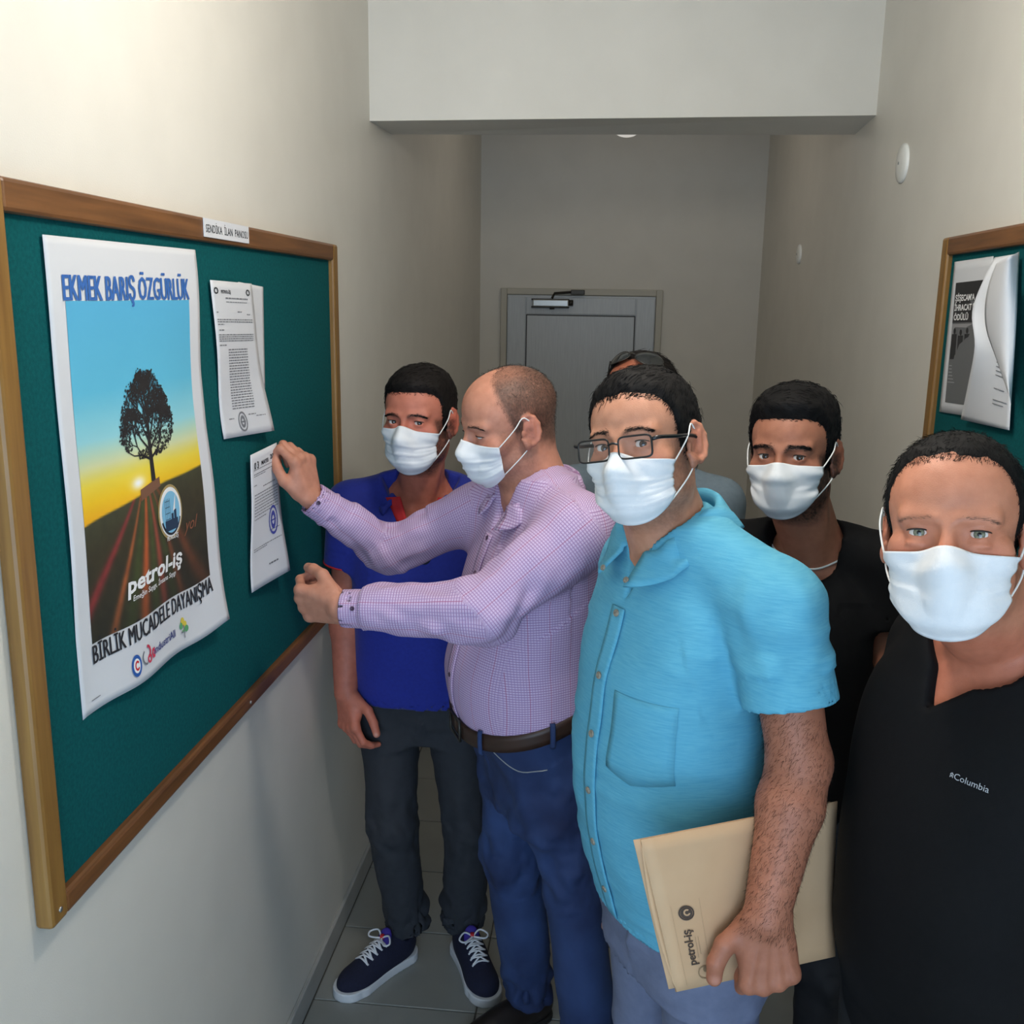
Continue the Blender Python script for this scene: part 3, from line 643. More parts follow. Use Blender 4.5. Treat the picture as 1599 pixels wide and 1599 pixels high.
def add_head(H, F, eye_open=.0048, eye_dz=0, lid=.0138):
    skull(H, F); j = H.jaw
    H.ell(F, (0, .032, -.022), (.063, .060, .062), .02)
    H.ell(F, (0, .026, -.066), (.053 * j, .058, .044), .02)
    H.ell(F, (0, .066, -.092), (.026, .02, .019), .02)
    for x in (-1, 1):
        H.ell(F, (x * .047, .054, -.024), (.021, .019, .017), .018)
        H.ell(F, (x * .049 * j, .0, -.066), (.016, .03, .028), .02)
        H.cap(F, (x * .046, .073, .0185), (x * .014, .086, .014), .0085, .0085, .014)
    H.cap(F, (0, .082, .012), (0, .108, -.032), .0075, .0105, .012)
    H.ell(F, (0, .108, -.037), (.0115, .011, .0095), .008)
    for x in (-1, 1): H.ell(F, (x * .0135, .099, -.040), (.008, .011, .008), .007)
    for x in (-1, 1):
        H.ell(F, (x * .033, .103, -.001), (.021, .021, .0125), .012, 's')
        H.cap(F, (x * .017, .094, .004), (x * .020, .092, -.012), .0055, .0055, .010, 's')
        H.ell(F, (x * .0325, .0735, .0), (lid, lid, lid), .0045)
        H.ell(F, (x * .0325, .0905, .0005 + eye_dz), (.0148, .012, eye_open), .0016, 's')
    H.ell(F, (0, .086, -.066), (.024, .010, .0055), .006); H.ell(F, (0, .084, -.075), (.021, .010, .0065), .006)
    H.cap(F, (-.02, .097, -.0705), (.02, .097, -.0705), .0022, .0022, .004, 's')
    for x in (-1, 1):        # ears
        t = [];
        for a in np.linspace(-.55, 4.1, 9):
            t.append((x * (.0765 + .013 * H.ear * max(0, math.sin((a + .55) / 4.65 * math.pi))), -.008 - .0195 * math.sin(a) * 1.0, -.003 + .031 * math.cos(a) * (1 if a < 2 else .95)))
        for p, q in zip(t, t[1:]): H.cap(F, p, q, .0045, .0045, .003)
        ea = .33 * x * H.ear; H.ell(F, (x * (.0775 + .003 * H.ear), -.012, -.004), (.0060, .0175, .028), .005, rot=np.array([[math.cos(ea), -math.sin(ea), 0], [math.sin(ea), math.cos(ea), 0], [0, 0, 1]]))
        H.ell(F, (x * .0795, .000, -.032), (.0055, .009, .012), .006)
        H.cap(F, (x * (.080 + .007 * H.ear), -.015, .015), (x * (.080 + .006 * H.ear), -.016, -.016), .003, .003, .004)
        H.ell(F, (x * .089, -.004, -.006), (.0065, .0075, .011), .004, 's')
        H.ell(F, (x * .0775, .006, -.008), (.004, .004, .007), .004)
class Hand:
    def __init__(h, Wp, d, s, side, sc=1.0):
        h.W = np.asarray(Wp, float); h.d = nrm(d); s = np.asarray(s, float); h.s = nrm(s - h.d * (s @ h.d)); h.sc = sc
        h.n = np.cross(h.d, h.s) * (-1 if side == 'L' else 1)      # back of the hand
        h.tips = []
    def p(h, x, y, z=0): return h.W + h.sc * (h.d * x + h.s * y + h.n * z)
    def build(h, F, curls, thumb, spread=(.10, .03, -.05, -.14), k=.0035, tsc=1.0, tlen=1.0):
        sc = h.sc; MC = [(.088, .027), (.091, .008), (.086, -.012), (.077, -.030)]
        LN = [(.043, .026, .021), (.047, .030, .022), (.043, .028, .022), (.034, .021, .019)]; RD = [.0098, .0100, .0094, .0083]
        for i, (x, y) in enumerate(MC): F.cap(h.p(.004, y * .62), h.p(x, y), .0155 * sc, .0118 * sc, .010 * sc)
        F.ell(h.p(.045, 0, -.006), np.array([.046, .036, .015]) * sc, np.stack([h.d, h.s, h.n], 1), .012)
        F.ell(h.p(.036, .024, -.012), np.array([.034, .016, .015]) * sc, np.stack([h.d, h.s, h.n], 1), .012)
        for i in range(4):
            P = h.p(*MC[i], 0); ang = 0; dd = h.d * math.cos(spread[i]) + h.s * math.sin(spread[i]); r = RD[i] * sc
            F.ell(P + h.n * .003 * sc, np.array([.0125, .0105, .0105]) * sc, np.stack([h.d, h.s, h.n], 1), .008)
            for j in range(3):
                ang += curls[i][j]; v = dd * math.cos(ang) - h.n * math.sin(ang); Q = P + v * LN[i][j] * sc
                F.cap(P, Q, r, r * (.92 if j < 2 else .80), k if j else .007); P = Q; r *= .93 if j < 2 else 1
            h.tips.append((P, v, dd * math.sin(ang) + h.n * math.cos(ang)))
        P = h.p(.018, .026, -.010); r = .0140 * sc * tsc
        for j, (tv, ln) in enumerate(zip(thumb, np.array((.046, .034, .028)) * tlen)):
            v = nrm(h.d * tv[0] + h.s * tv[1] + h.n * tv[2]); Q = P + v * ln * sc; F.cap(P, Q, r, r * .9, .010 if j == 0 else k); r *= .88; P = Q
        h.tips.append((P, v, None)); return h
def cat_mesh(parts):
    VV = []; QQ = []; n = 0
    for V, Q in parts: VV.append(V); QQ.append(Q + n); n += len(V)
    return np.concatenate(VV), np.concatenate(QQ)

# ---- materials of people
m_skin = material('skin', (255, 255, 255), .52, (238, 232, 228), 55, attr='tint', sss=.12, bump=.18, bscale=650, spec=.4)
def hair_mat(name, c, rough=.62): return material(name, c, rough, spec=.22)
m_hair = hair_mat('black_hair', (13, 11, 11), .7); m_hairb = hair_mat('dark_brown_hair', (20, 15, 13), .7); m_hairg = hair_mat('greying_cropped_hair', (62, 52, 46))
m_mask = material('white_nonwoven_mask', (228, 230, 232), .9, (221, 224, 227), 40, bump=.25, bscale=1100, spec=.2)
m_loop = material('white_elastic', (228, 230, 228), .8)
m_eye = material('eye_surface', (255, 255, 255), .12, attr='tint', spec=.6)
m_lash = material('eyelash_dark', (34, 24, 20), .6)

class Person:
    def __init__(s, base, label, cat='person', name='person'):
        s.o = np.array([base[0], base[1], 0.0]); s.e = empty(name, s.o); tag(s.e, label, cat); s.skin = []; s.head = None
    def part(s, name, V, F, mat, parent=None, **kw): return obj(name, V, F, mat, parent or s.e, s.o, **kw)
    def skin_piece(s, F, h, lo, hi):
        V, Q = polygonise(F, h, lo, hi); s.skin.append((V, Q)); return V, Q
    def finish_skin(s, tone, H=None, beard=0, scalp=None, red=1.0, nails=(), brow=.6, brow_dz=0, brow_th=.0055, tones=(), flush=0):
        V, Q = cat_mesh(s.skin); base = lin(tone); c = np.tile(base, (len(V), 1)); k0 = 0
        for (pv, _), tn in zip(s.skin, list(tones) + [None] * len(s.skin)):
            if tn is not None: c[k0:k0 + len(pv)] = lin(tn)
            k0 += len(pv)
        n = fbm(V * 38, 3)[:, None]; c = c * (1 + .05 * n)
        if H is not None:
            L = H.l(V); x, y, z = np.abs(L[:, 0]), L[:, 1], L[:, 2]; inh = (np.abs(z) < .14) & (x < .11) & (np.abs(y) < .14)
            w = np.exp(-(((x - .085) / .012) ** 2 + ((y + .01) / .03) ** 2 + (z / .04) ** 2)) * .7            # ears
            w = w + np.exp(-((x / .02) ** 2 + ((y - .11) / .03) ** 2 + ((z + .03) / .025) ** 2)) * .5 + np.exp(-(((x - .045) / .02) ** 2 + ((y - .07) / .03) ** 2 + ((z + .028) / .02) ** 2)) * .55
            w = (w * inh * red)[:, None]; c = c * (1 - w) + c * np.array([1.05, .72, .68]) * w
            w = np.exp(-(((x - .033) / .019) ** 2 + ((z + .0) / .012) ** 2)) * (y > .06) * inh * .38; c = c * (1 - w[:, None]) + c * np.array([.78, .62, .58]) * w[:, None]   # eyelids
            t = np.clip((x - .011) / .041, 0, 1); zc = .0165 + brow_dz + .0035 * np.sin(np.minimum(1, t * 1.25) * math.pi * .75) - .004 * np.clip(t - .7, 0, 1) / .3
            w = np.exp(-((z - zc) / (brow_th * (.62 - .3 * t))) ** 2) * sm(.007, .014, x) * sm(.056, .046, x) * (y > .04) * inh * brow * (.8 + .4 * vnoise(V * 700)); w = np.clip(w, 0, 1)[:, None]; c = c * (1 - w) + lin((40, 30, 27)) * w
            if beard:
                b = sm(-.030, -.052, z + .32 * np.clip(.055 - x, 0, 1) * 0) * sm(.022, .045, x + np.clip(-z - .06, 0, 1) * 2) * sm(-.028, -.004, y) * sm(-.150, -.118, z)
                side = sm(.046, .056, x) * sm(-.022, -.006, y) * sm(.066, .046, y) * sm(.014, -.002, z) * sm(-.12, -.08, z)
                b = np.clip(np.maximum(b, side), 0, 1) * inh * (.75 + .35 * vnoise(V * 400)); b = np.clip(b * beard, 0, 1)[:, None]; c = c * (1 - b) + lin((30, 25, 24)) * b
            if flush:
                w = (sm(-.105, -.14, z) * flush)[:, None]; c = c * (1 - w) + c * np.array([.92, .70, .66]) * w
            if scalp is not None:
                m, colr = scalp(L); m = (m * inh)[:, None]; c = c * (1 - m) + lin(colr) * m
        for P, r, colr in nails:
            w = np.clip(1.5 - np.linalg.norm(V - P, axis=1) / r, 0, 1)[:, None]; c = c * (1 - w * .6) + lin(colr) * w * .6
        s.body = s.part('body', V, Q, m_skin, colors=np.clip(c, 0, 1)); s.body['label'] = 'skin of head, neck, arms and hands'; return V, Q
    def eyes(s, H, iris, gaze=None, dz=0, open_=.0048, lid=.0138):
        for x in (-1, 1):
            c = H.w((x * .0325, .0735, 0)); g = nrm((CAMP if gaze is None else np.asarray(gaze)) - c); R_ = .0124 * H.sc
            a = nrm(np.cross(g, UP)); b = np.cross(a, g); rings = [0, .17, .19, .21, .30, .40, .46, .50, .53, .7, 1.0, 1.4, 1.9, 2.5, 3.1]; n = 28; V = []; C = []; F = []
            pu, ir, wh = lin((10, 8, 8)), lin(iris), lin((214, 206, 200))
            for i, t in enumerate(rings):
                for k in range(n):
                    q = 2 * math.pi * k / n; V.append(c + R_ * (g * math.cos(t) + (a * math.cos(q) + b * math.sin(q)) * math.sin(t)))
                    C.append(pu if t < .2 else (ir * (.55 if t > .45 else 1 + .25 * math.sin(k * 5)) if t < .52 else wh))
                if i: F += [((i - 1) * n + k, (i - 1) * n + (k + 1) % n, i * n + (k + 1) % n, i * n + k) for k in range(n)]
            s.part('eye', V, F, m_eye, s.body, colors=np.array(C))
            pts = []
            for t in np.linspace(-1, 1, 13):
                dx = .0142 * t; zz = .0008 + dz + open_ * 1.02 * math.sqrt(max(0, 1 - t * t)); yy = math.sqrt(max(lid ** 2 - dx * dx - zz * zz, 1e-6)); pts.append(H.w((x * .0325 + dx, .0738 + yy, zz)))
            s.part('eyelash', *tube(pts, np.array([.0005] + [.0010] * 11 + [.0005]) * H.sc, 5), m_lash, s.body)
    def brows(s, H, T, mat, n=300, thick=.0050, arch=.004, dz=0, w=.0006, inner=.010, outer=.052, tilt=0):
        for x in (-1, 1):
            R_, D, N = [], [], []
            for i in range(n):
                t = random.random(); xx = inner + (outer - inner) * t; zz = .0165 + dz + arch * math.sin(min(1, t * 1.25) * math.pi * .75) + tilt * t - .004 * max(0, t - .7) / .3 + random.gauss(0, 1) * thick * .36 * (1 - .55 * t)
                h = cast(T, H.w((x * xx, .16, zz)), -H.M[:, 1])
                if h is None: continue
                R_.append(h[0]); N.append(h[1]); D.append(H.M @ np.array([x * (.6 + .5 * t), -.15 - .3 * t, .45 * (1 - t) - .2 * t]))
            if R_:
                R_, D, N = map(np.array, (R_, D, N)); V, F = strands(R_ - N * .0003, nrm_rows(D) + N * .04, N, .0062 * H.sc, w * H.sc * .8, .06, .08); s.part('eyebrow', V, F, mat, s.body)
    def hair(s, H, line, mat, thick, comb, n=5000, length=.022, width=.0007, lift=.35, edge=.020, h=.0045, rough=.5, name='hair', bend=.25, base=True, shape=None, jit=.25):
        F = Field(); skull(H, F); b = .13 * H.sc; V, Q = polygonise(F, h, H.o - b, H.o + b * 1.05); N = normals(V, Q); L = H.l(V)
        phi = np.degrees(np.arctan2(np.abs(L[:, 0]), L[:, 1])); g = L[:, 2] - np.interp(phi, line[0], line[1]) - .0028 * vnoise(V * 130)
        g = np.minimum(g, .05); cov = sm(-.004, edge, g)
        th = thick(L) * cov - .0022 * (1 - cov); th = th + (.0016 * fbm(V * 120, 2) + .0012 * vnoise(L * [260, 60, 260])) * cov * rough * 2
        if shape is not None: th = th + shape(L) * cov
        V2 = V + N * th[:, None]; keep = np.all((g > -.006)[Q], 1)
        if base: used = np.unique(Q[keep]); ix = np.full(len(V), -1); ix[used] = np.arange(len(used)); hb = s.part(name, V2[used], ix[Q[keep]], mat)
        N2 = normals(V2, Q); cand = np.nonzero(g > .0)[0]; pick = cand[RNG.randint(0, len(cand), n)]; rim = np.nonzero((g > -.003) & (g < .012))[0]; pick[:n // 5] = rim[RNG.randint(0, len(rim), n // 5)]
        R_ = (V + N * np.maximum(th, .0016)[:, None])[pick] + RNG.randn(n, 3) * h * .35; R_ -= N2[pick] * .0012; Nn = N2[pick]
        D = comb(H.l(R_)) @ H.M.T; D = D - Nn * np.sum(D * Nn, 1)[:, None]; D = nrm_rows(D) + Nn * lift
        ll = length * H.sc * (.35 + .65 * sm(0, .03, g[pick])); Vs, Fs = strands(R_, D, Nn, ll, width * H.sc, bend, jit)
        s.part('hair_strands', Vs, Fs, mat, hb if base else None); return hb if base else None
    def mask(s, H, T, top=-.016, topc=.010, bot=-.128, az=60, mat=None, tilt=0, pleats=True, loops=True, nose=.011, flat=.5, seed=0, loopr=.0013, drop=0.0):
        nu, nv = 45, 34; Rr = np.zeros((nu, nv)); Z = np.zeros((nu, nv)); U = np.linspace(-1, 1, nu)
        A = np.radians(az) * U; C0 = np.array([0, .016, 0])
        for i in range(nu):
            zt = top + nose * math.exp(-(U[i] / .22) ** 2) + tilt * U[i] - .004 * U[i] ** 2; zb = bot + (.030) * abs(U[i]) ** 2.2 + tilt * U[i]
            for j in range(nv):
                z = zt + (zb - zt) * j / (nv - 1); Z[i, j] = z; dl = np.array([math.sin(A[i]), math.cos(A[i]), 0])
                p0 = H.w(C0 + dl * .2 + [0, 0, max(z, -.098)]); p1 = H.w(C0 + [0, 0, max(z, -.098)])
                hh = cast(T, p0, p1 - p0); Rr[i, j] = .2 * (1 - np.linalg.norm(hh[0] - p0) / np.linalg.norm(p1 - p0)) if hh else .05
        raw = Rr.copy()
        for i in range(nu):            # taut from nose tip to chin
            y = Rr[i].copy()
            for j in range(nv):
                best = y[j]
                for a in range(j):
                    for b in range(j + 1, nv, 2):
                        v = y[a] + (y[b] - y[a]) * (j - a) / (b - a)
                        if v > best: best = v
                Rr[i, j] = best
        for it in range(7):
            P = np.pad(Rr, ((1, 1), (0, 0)), 'edge'); Rr = np.maximum(raw, (P[:-2] + P[1:-1] + P[2:]) / 3)
        for it in range(3):
            P = np.pad(Rr, ((1, 1), (1, 1)), 'edge'); Rr = (P[:-2, 1:-1] + P[2:, 1:-1] + P[1:-1, :-2] + P[1:-1, 2:] + 2 * P[1:-1, 1:-1]) / 6
        t = np.linspace(0, 1, nv)[None, :]; off = .0035 + .004 * np.sin(math.pi * t) * np.cos(U * math.pi / 2)[:, None] ** .7
        if pleats:
            for c in (.36, .55, .74): off = off + .0030 * (sm(c - .05, c, t) - sm(c, c + .02, t)) * (1 - .35 * np.abs(U)[:, None])
        wr = vnoise(np.stack([np.repeat(U[:, None] * 3.2 + seed * 3.1, nv, 1), np.repeat(t * 6.5, nu, 0) + .8 * U[:, None], np.full((nu, nv), seed + .3)], -1).reshape(-1, 3)).reshape(nu, nv)
        off = off + .0022 * wr + .0012 * np.sin(t * 26 + U[:, None] * 4) * np.abs(U[:, None]) ** 1.5
        au = np.abs(U)[:, None]; low = (.076 - .006 * au) * sm(.15, .45, t) * (1 - .10 * sm(.75, 1, t)); Rr = np.maximum(Rr, low)
        tuck = sm(.78, 1.0, t) ** 1.3 * .017 * (1 - .6 * au); Rr = Rr + off - tuck
        G = np.stack([C0[0] + np.sin(A)[:, None] * Rr, C0[1] + np.cos(A)[:, None] * Rr, Z], -1); G = H.w(G.reshape(-1, 3)).reshape(nu, nv, 3)
        V, F = sheet(G[::-1], .0012); mk = s.part('face_mask', V, F, mat or m_mask)
        # raised stitched hem along the top and the side edges
        hem = np.concatenate([G[:, 1], G[-1, 1:-1], G[::-1, -2], G[0, -2:0:-1]]); outw = hem - H.w((0, 0, -.06)); outw /= np.linalg.norm(outw, axis=1)[:, None]
        s.part('mask_hem', *tube(hem + outw * .0002, .0011, 5, closed=True), mat or m_mask, mk)
        if loops:
            for e, x in ((0, -1), (-1, 1)):
                tp, bt = G[e, 1], G[e, -2]; et, eb, ebk = H.w((x * .0825, .004, .026)), H.w((x * .080, -.006, -.034)), H.w((x * .083, -.028, .004))
                mid = lambda a, b, k: (a + b) / 2 + H.M[:, 0] * (1 if x > 0 else -1) * k
                for p, q in ((tp, et), (bt, eb)):
                    pts = np.array([p, p * .66 + q * .34 + (mid(p, q, .003) - (p + q) / 2), p * .33 + q * .67 + (mid(p, q, .004) - (p + q) / 2), q, q * .5 + ebk * .5, ebk])
                    pts = smooth_path(pts, 18); s.part('ear_loop', *tube(pts, loopr * H.sc, 6), m_loop, mk)
        return mk
class Torso:
    """axis from crotch level P0 up to the neck base P1; f forward, r person's right"""
    def __init__(s, P0, P1, yaw, S):
        s.P0 = np.asarray(P0, float); s.P1 = np.asarray(P1, float); s.L = np.linalg.norm(s.P1 - s.P0); s.u = (s.P1 - s.P0) / s.L
        f, r = yawdirs(yaw); s.f = nrm(f - s.u * (f @ s.u)); s.r = np.cross(s.f, s.u); s.S = np.array(S, float)
    def p(s, x, y, t): return s.P0 + s.r * x + s.f * y + s.u * t
    def l(s, P): q = np.asarray(P) - s.P0; return np.stack([q @ s.r, q @ s.f, q @ s.u], -1)
    def loft(s, F, k=.02, s0=None, s1=None, off=0, op='u', n=2.4): F.loft(s.P0, s.u, s.r, s.f, s.S, k, s0, s1, n, off, op)
def bounds(*P, pad=.1): P = np.array(P); return P.min(0) - pad, P.max(0) + pad
def std_sections(w=1.0, belly=0.0, d=1.0, L=.66):
    S = [(-.04, .165, .10, .115, 0), (.06, .178, .112, .125, 0), (.18, .172, .118 + belly, .112, .004), (.30, .168, .124 + belly * .8, .112, .006), (.42, .176, .122 + belly * .25, .118, .004),
         (.50, .178, .108, .116, 0), (.565, .160, .085, .098, -.008), (.61, .105, .066, .078, -.015), (.66, .066, .060, .064, -.018)]
    S = np.array(S); S[:, 0] *= L / .66; S[:, 1] *= w; S[:, 2:4] *= d; return S
def folds(amp, fr, seed=0, ridge=.5, oct_=2):
    fr = np.asarray(fr, float)
    def fn(V):
        a = fbm(V * fr + seed, oct_); b = 1 - 2 * np.abs(vnoise(V * fr * 1.3 + seed + 5.7)); return amp * ((1 - ridge) * a + ridge * b * .8)
    return fn
def displaced(F, h, lo, hi, disp=None, still=()):
    V, Q = polygonise(F, h, lo, hi)
    if disp is not None:
        d = disp(V)
        for e, u in still: d = d * np.where((np.abs((V - e) @ u) < .048) & (np.linalg.norm(V - e, axis=1) < .13), 0, 1)
        V = V + normals(V, Q) * d[:, None]
    return V, Q
def bone(V, a, b):
    ab = b - a; L = np.linalg.norm(ab); u = ab / L; q = V - a; t = q @ u; x = nrm(np.cross(u, UP if abs(u[2]) < .95 else [0, 1, 0])); y = np.cross(u, x)
    px, py = q @ x, q @ y; return t, np.arctan2(py, px), np.hypot(px, py), L
def limb_folds(a, b, amp, seed=0, freq=26, around=2.0, centre=1.0, width=.09):
    """rings of creases round a limb, strongest near parameter centre (0..1)"""
    def fn(V):
        t, an, rad, L = bone(V, a, b); w = np.exp(-((t - centre * L) / width) ** 2) * (rad < .14) * (t > -.1) * (t < L + .1)
        return amp * w * vnoise(np.stack([t * freq + .9 * np.cos(an + seed), np.cos(an) * around, np.sin(an) * around + seed], 1))
    return fn
def on_surface(T, o, d):
    h = cast(T, o, d); return h
def strip_on(T, pts_o, dirs, width_dir, w, off=.0012, th=.002):
    """ribbon laid on a surface; pts_o ray origins, dirs ray directions"""
    G = []
    for p, d in zip(pts_o, dirs):
        row = []
        for k in (-.5, -.25, 0, .25, .5):
            h = cast(T, p + width_dir * w * k, d); row.append((h[0] - nrm(d) * off) if h else p)
        G.append(row)
    G = np.array(G)
    for it in range(2): G[1:-1] = (G[:-2] + 2 * G[1:-1] + G[2:]) / 4
    return sheet(G, th)
def button(c, n, r=.0055, up=UP):
    n = nrm(n); a = nrm(np.cross(n, up)); b = np.cross(n, a); V = []; F = []; k = 16
    for i, (rr, hh) in enumerate(((1, -.001), (1, .0014), (.85, .0022), (.62, .0014), (.05, .0013))):
        V += [c + r * rr * (a * math.cos(2 * math.pi * j / k) + b * math.sin(2 * math.pi * j / k)) + n * hh for j in range(k)]
        if i: F += [((i - 1) * k + j, (i - 1) * k + (j + 1) % k, i * k + (j + 1) % k, i * k + j) for j in range(k)]
    F.append(tuple(range(4 * k, 5 * k))); return np.array(V), F
def collar(TS, tor, c, rx, ry, z_back, z_front, a0, fall_back, fall_front, spread, mat_th=.0025, n=40, lean=.25, point=.0, up_shift=0.0, off=.004):
    """folded collar: fold line round the neck, outer leaf lying on the shirt; angles measured from the back, +-a0 degrees at the front ends"""
    G = []
    for q in np.linspace(-1, 1, n):
        a = math.radians(a0 * q); w = abs(q); zf = z_back + (z_front - z_back) * (1 - math.cos(a)) / 2
        x, y = rx * math.sin(a), -ry * math.cos(a)
        fold = c + tor.r * x + tor.f * y + tor.u * zf
        fl = fall_back + (fall_front - fall_back) * sm(.55, 1, w); rad = nrm(tor.r * x / rx ** 1 + tor.f * y / ry)
        outd = nrm(rad * (.55 + spread * w) - tor.u * 1.0 + (tor.f * point * sm(.6, 1, w)))
        inner = fold - tor.u * .028 - rad * .001; row = [inner, fold - tor.u * .008, fold + tor.u * .0005 + rad * .0015]
        for k in (.10, .25, .45, .65, .82, 1.0):
            p = fold + outd * fl * k + rad * .004
            h = cast(TS, p + rad * .06 + tor.u * .045, -(rad * .8 + tor.u * .6))
            if h is not None:
                s_ = (p - h[0]) @ h[1]
                if -.035 < s_ < off: p = p + h[1] * (off - s_)
            row.append(p)
        G.append(row)
    G = np.array(G); G[1:-1, 3:] = (G[:-2, 3:] + 2 * G[1:-1, 3:] + G[2:, 3:]) / 4
    return G, sheet(G, mat_th)

# ------------------------------------------------------------------ clothes
def weave_coords(V, N, tor, arms):
    """cloth coordinates in metres: across / along, per garment panel"""
    L = tor.l(V); nr, nf, nu = np.abs(N @ tor.r), np.abs(N @ tor.f), np.abs(N @ tor.u)
    uv = np.stack([np.where(nr > nf, L[:, 1], L[:, 0]), np.where(nu > .8, L[:, 1] + L[:, 0], L[:, 2]), 0 * nr], 1)
    wide = np.interp(L[:, 2], tor.S[:, 0], tor.S[:, 1]); best = np.hypot(L[:, 0] / wide, L[:, 1] / (wide * .75)) * wide - wide
    for A, B, r, k in arms:
        t, an, rad, Ln = bone(V, A, B); d = np.where((t > -.02) & (t < Ln + .02), rad - r, 1e9); m = d < best
        uv[m] = np.stack([an[m] * r, t[m], np.full(m.sum(), k)], 1); best = np.minimum(best, d)
    return uv
def trousers(P, tor, legs, mat, waist, belly=0, rt=.088, rk=.066, ra=.056, seed=0, h=.006, amp=.004, name='trousers', tilt=None):
    F = Field(); tor.loft(F, .03, -.06, waist, -.004); Dd = []
    if tilt: F.add(lambda p: ((p - tor.P0) @ tor.u - tilt[0] + tilt[1] * ((p - tor.P0) @ tor.f)) * .95, tor.P0 - 2, tor.P0 + 2, 0, 'i')
    for hip, kn, an in legs:
        F.cap(hip, kn, rt, rk, .035); F.cap(kn, an, rk, ra, .02, cut=[(an, nrm(an - kn))])
        F.cap(an + nrm(an - kn) * .03, an - nrm(an - kn) * .03, ra - .007, ra - .007, .003, 's')
        Dd += [limb_folds(kn, an, amp * 1.5, seed, 24, 2, .95, .10), limb_folds(hip, kn, amp * 1.2, seed + 3, 20, 2, 1.0, .10), limb_folds(hip, kn, amp, seed + 7, 16, 2, .0, .10), limb_folds(hip, kn, amp * .55, seed + 9, 44, 3, .95, .10), limb_folds(kn, an, amp * .5, seed + 11, 50, 3, .9, .12), limb_folds(hip, kn, amp * .5, seed + 13, 40, 3, .1, .12)]
    lo, hi = bounds(tor.p(0, 0, waist), *[q for l in legs for q in l], pad=.24); gen = folds(amp * .5, (9, 9, 7), seed)
    V, Q = displaced(F, h, lo, hi, lambda V: gen(V) + sum(f(V) for f in Dd)); return P.part(name, V, Q, mat), V, Q
def sleeve(F, sh, el, frac, r0, r1, rb, k=.04):
    """short sleeve ending at a fraction of the upper arm, bored for the arm"""
    u = nrm(el - sh); e = sh + (el - sh) * frac; F.cap(sh, e + u * .03, r0, r1, k, cut=[(e, u)]); return e, u, rb
def bore(F, e, u, r, depth=.028): F.cap(e + u * .05, e - u * depth, r, r, .002, 's', cut=[(e - u * depth, -u)])
def arm(F, sh, el, wr, r=(.046, .038, .042, .027), k=.02):
    F.cap(sh, el, r[0], r[1], k); m = el + (wr - el) * .28; F.cap(el, m, r[1] * .97, r[2] * .97, k); F.cap(m, wr, r[2] * .95, r[3], k)
def neckpart(H, F, tor, skin_off=-.012, r0=.054, r1=.060, fwd=.0):
    F.cap(H.w((0, -.028, -.055)), tor.p(0, fwd - .012, tor.L - .02), r0, r1, .022); F.cap(H.w((0, -.012, -.075)), tor.p(0, fwd + .01, tor.L - .035), r0 * .8, r1 * .82, .02)
    for x in (-1, 1):   # sternomastoid cords and collar bones
        F.cap(H.w((x * .055, -.018, -.06)), tor.p(x * .016, fwd + .040, tor.L - .055), .014, .010, .014)
        F.cap(tor.p(x * .02, fwd + .046, tor.L - .062), tor.p(x * .13, fwd + .01, tor.L - .055), .010, .009, .016)
    for x in (-1, 1): F.cap(tor.p(x * .030, -.022, tor.L - .030), tor.p(x * .12, -.025, tor.L - .085), .040, .040, .03)
    tor.loft(F, .02, .2, tor.L - .01, skin_off)
HAIRLINE = [0, 20, 35, 48, 60, 70, 78, 90, 102, 120, 150, 180]

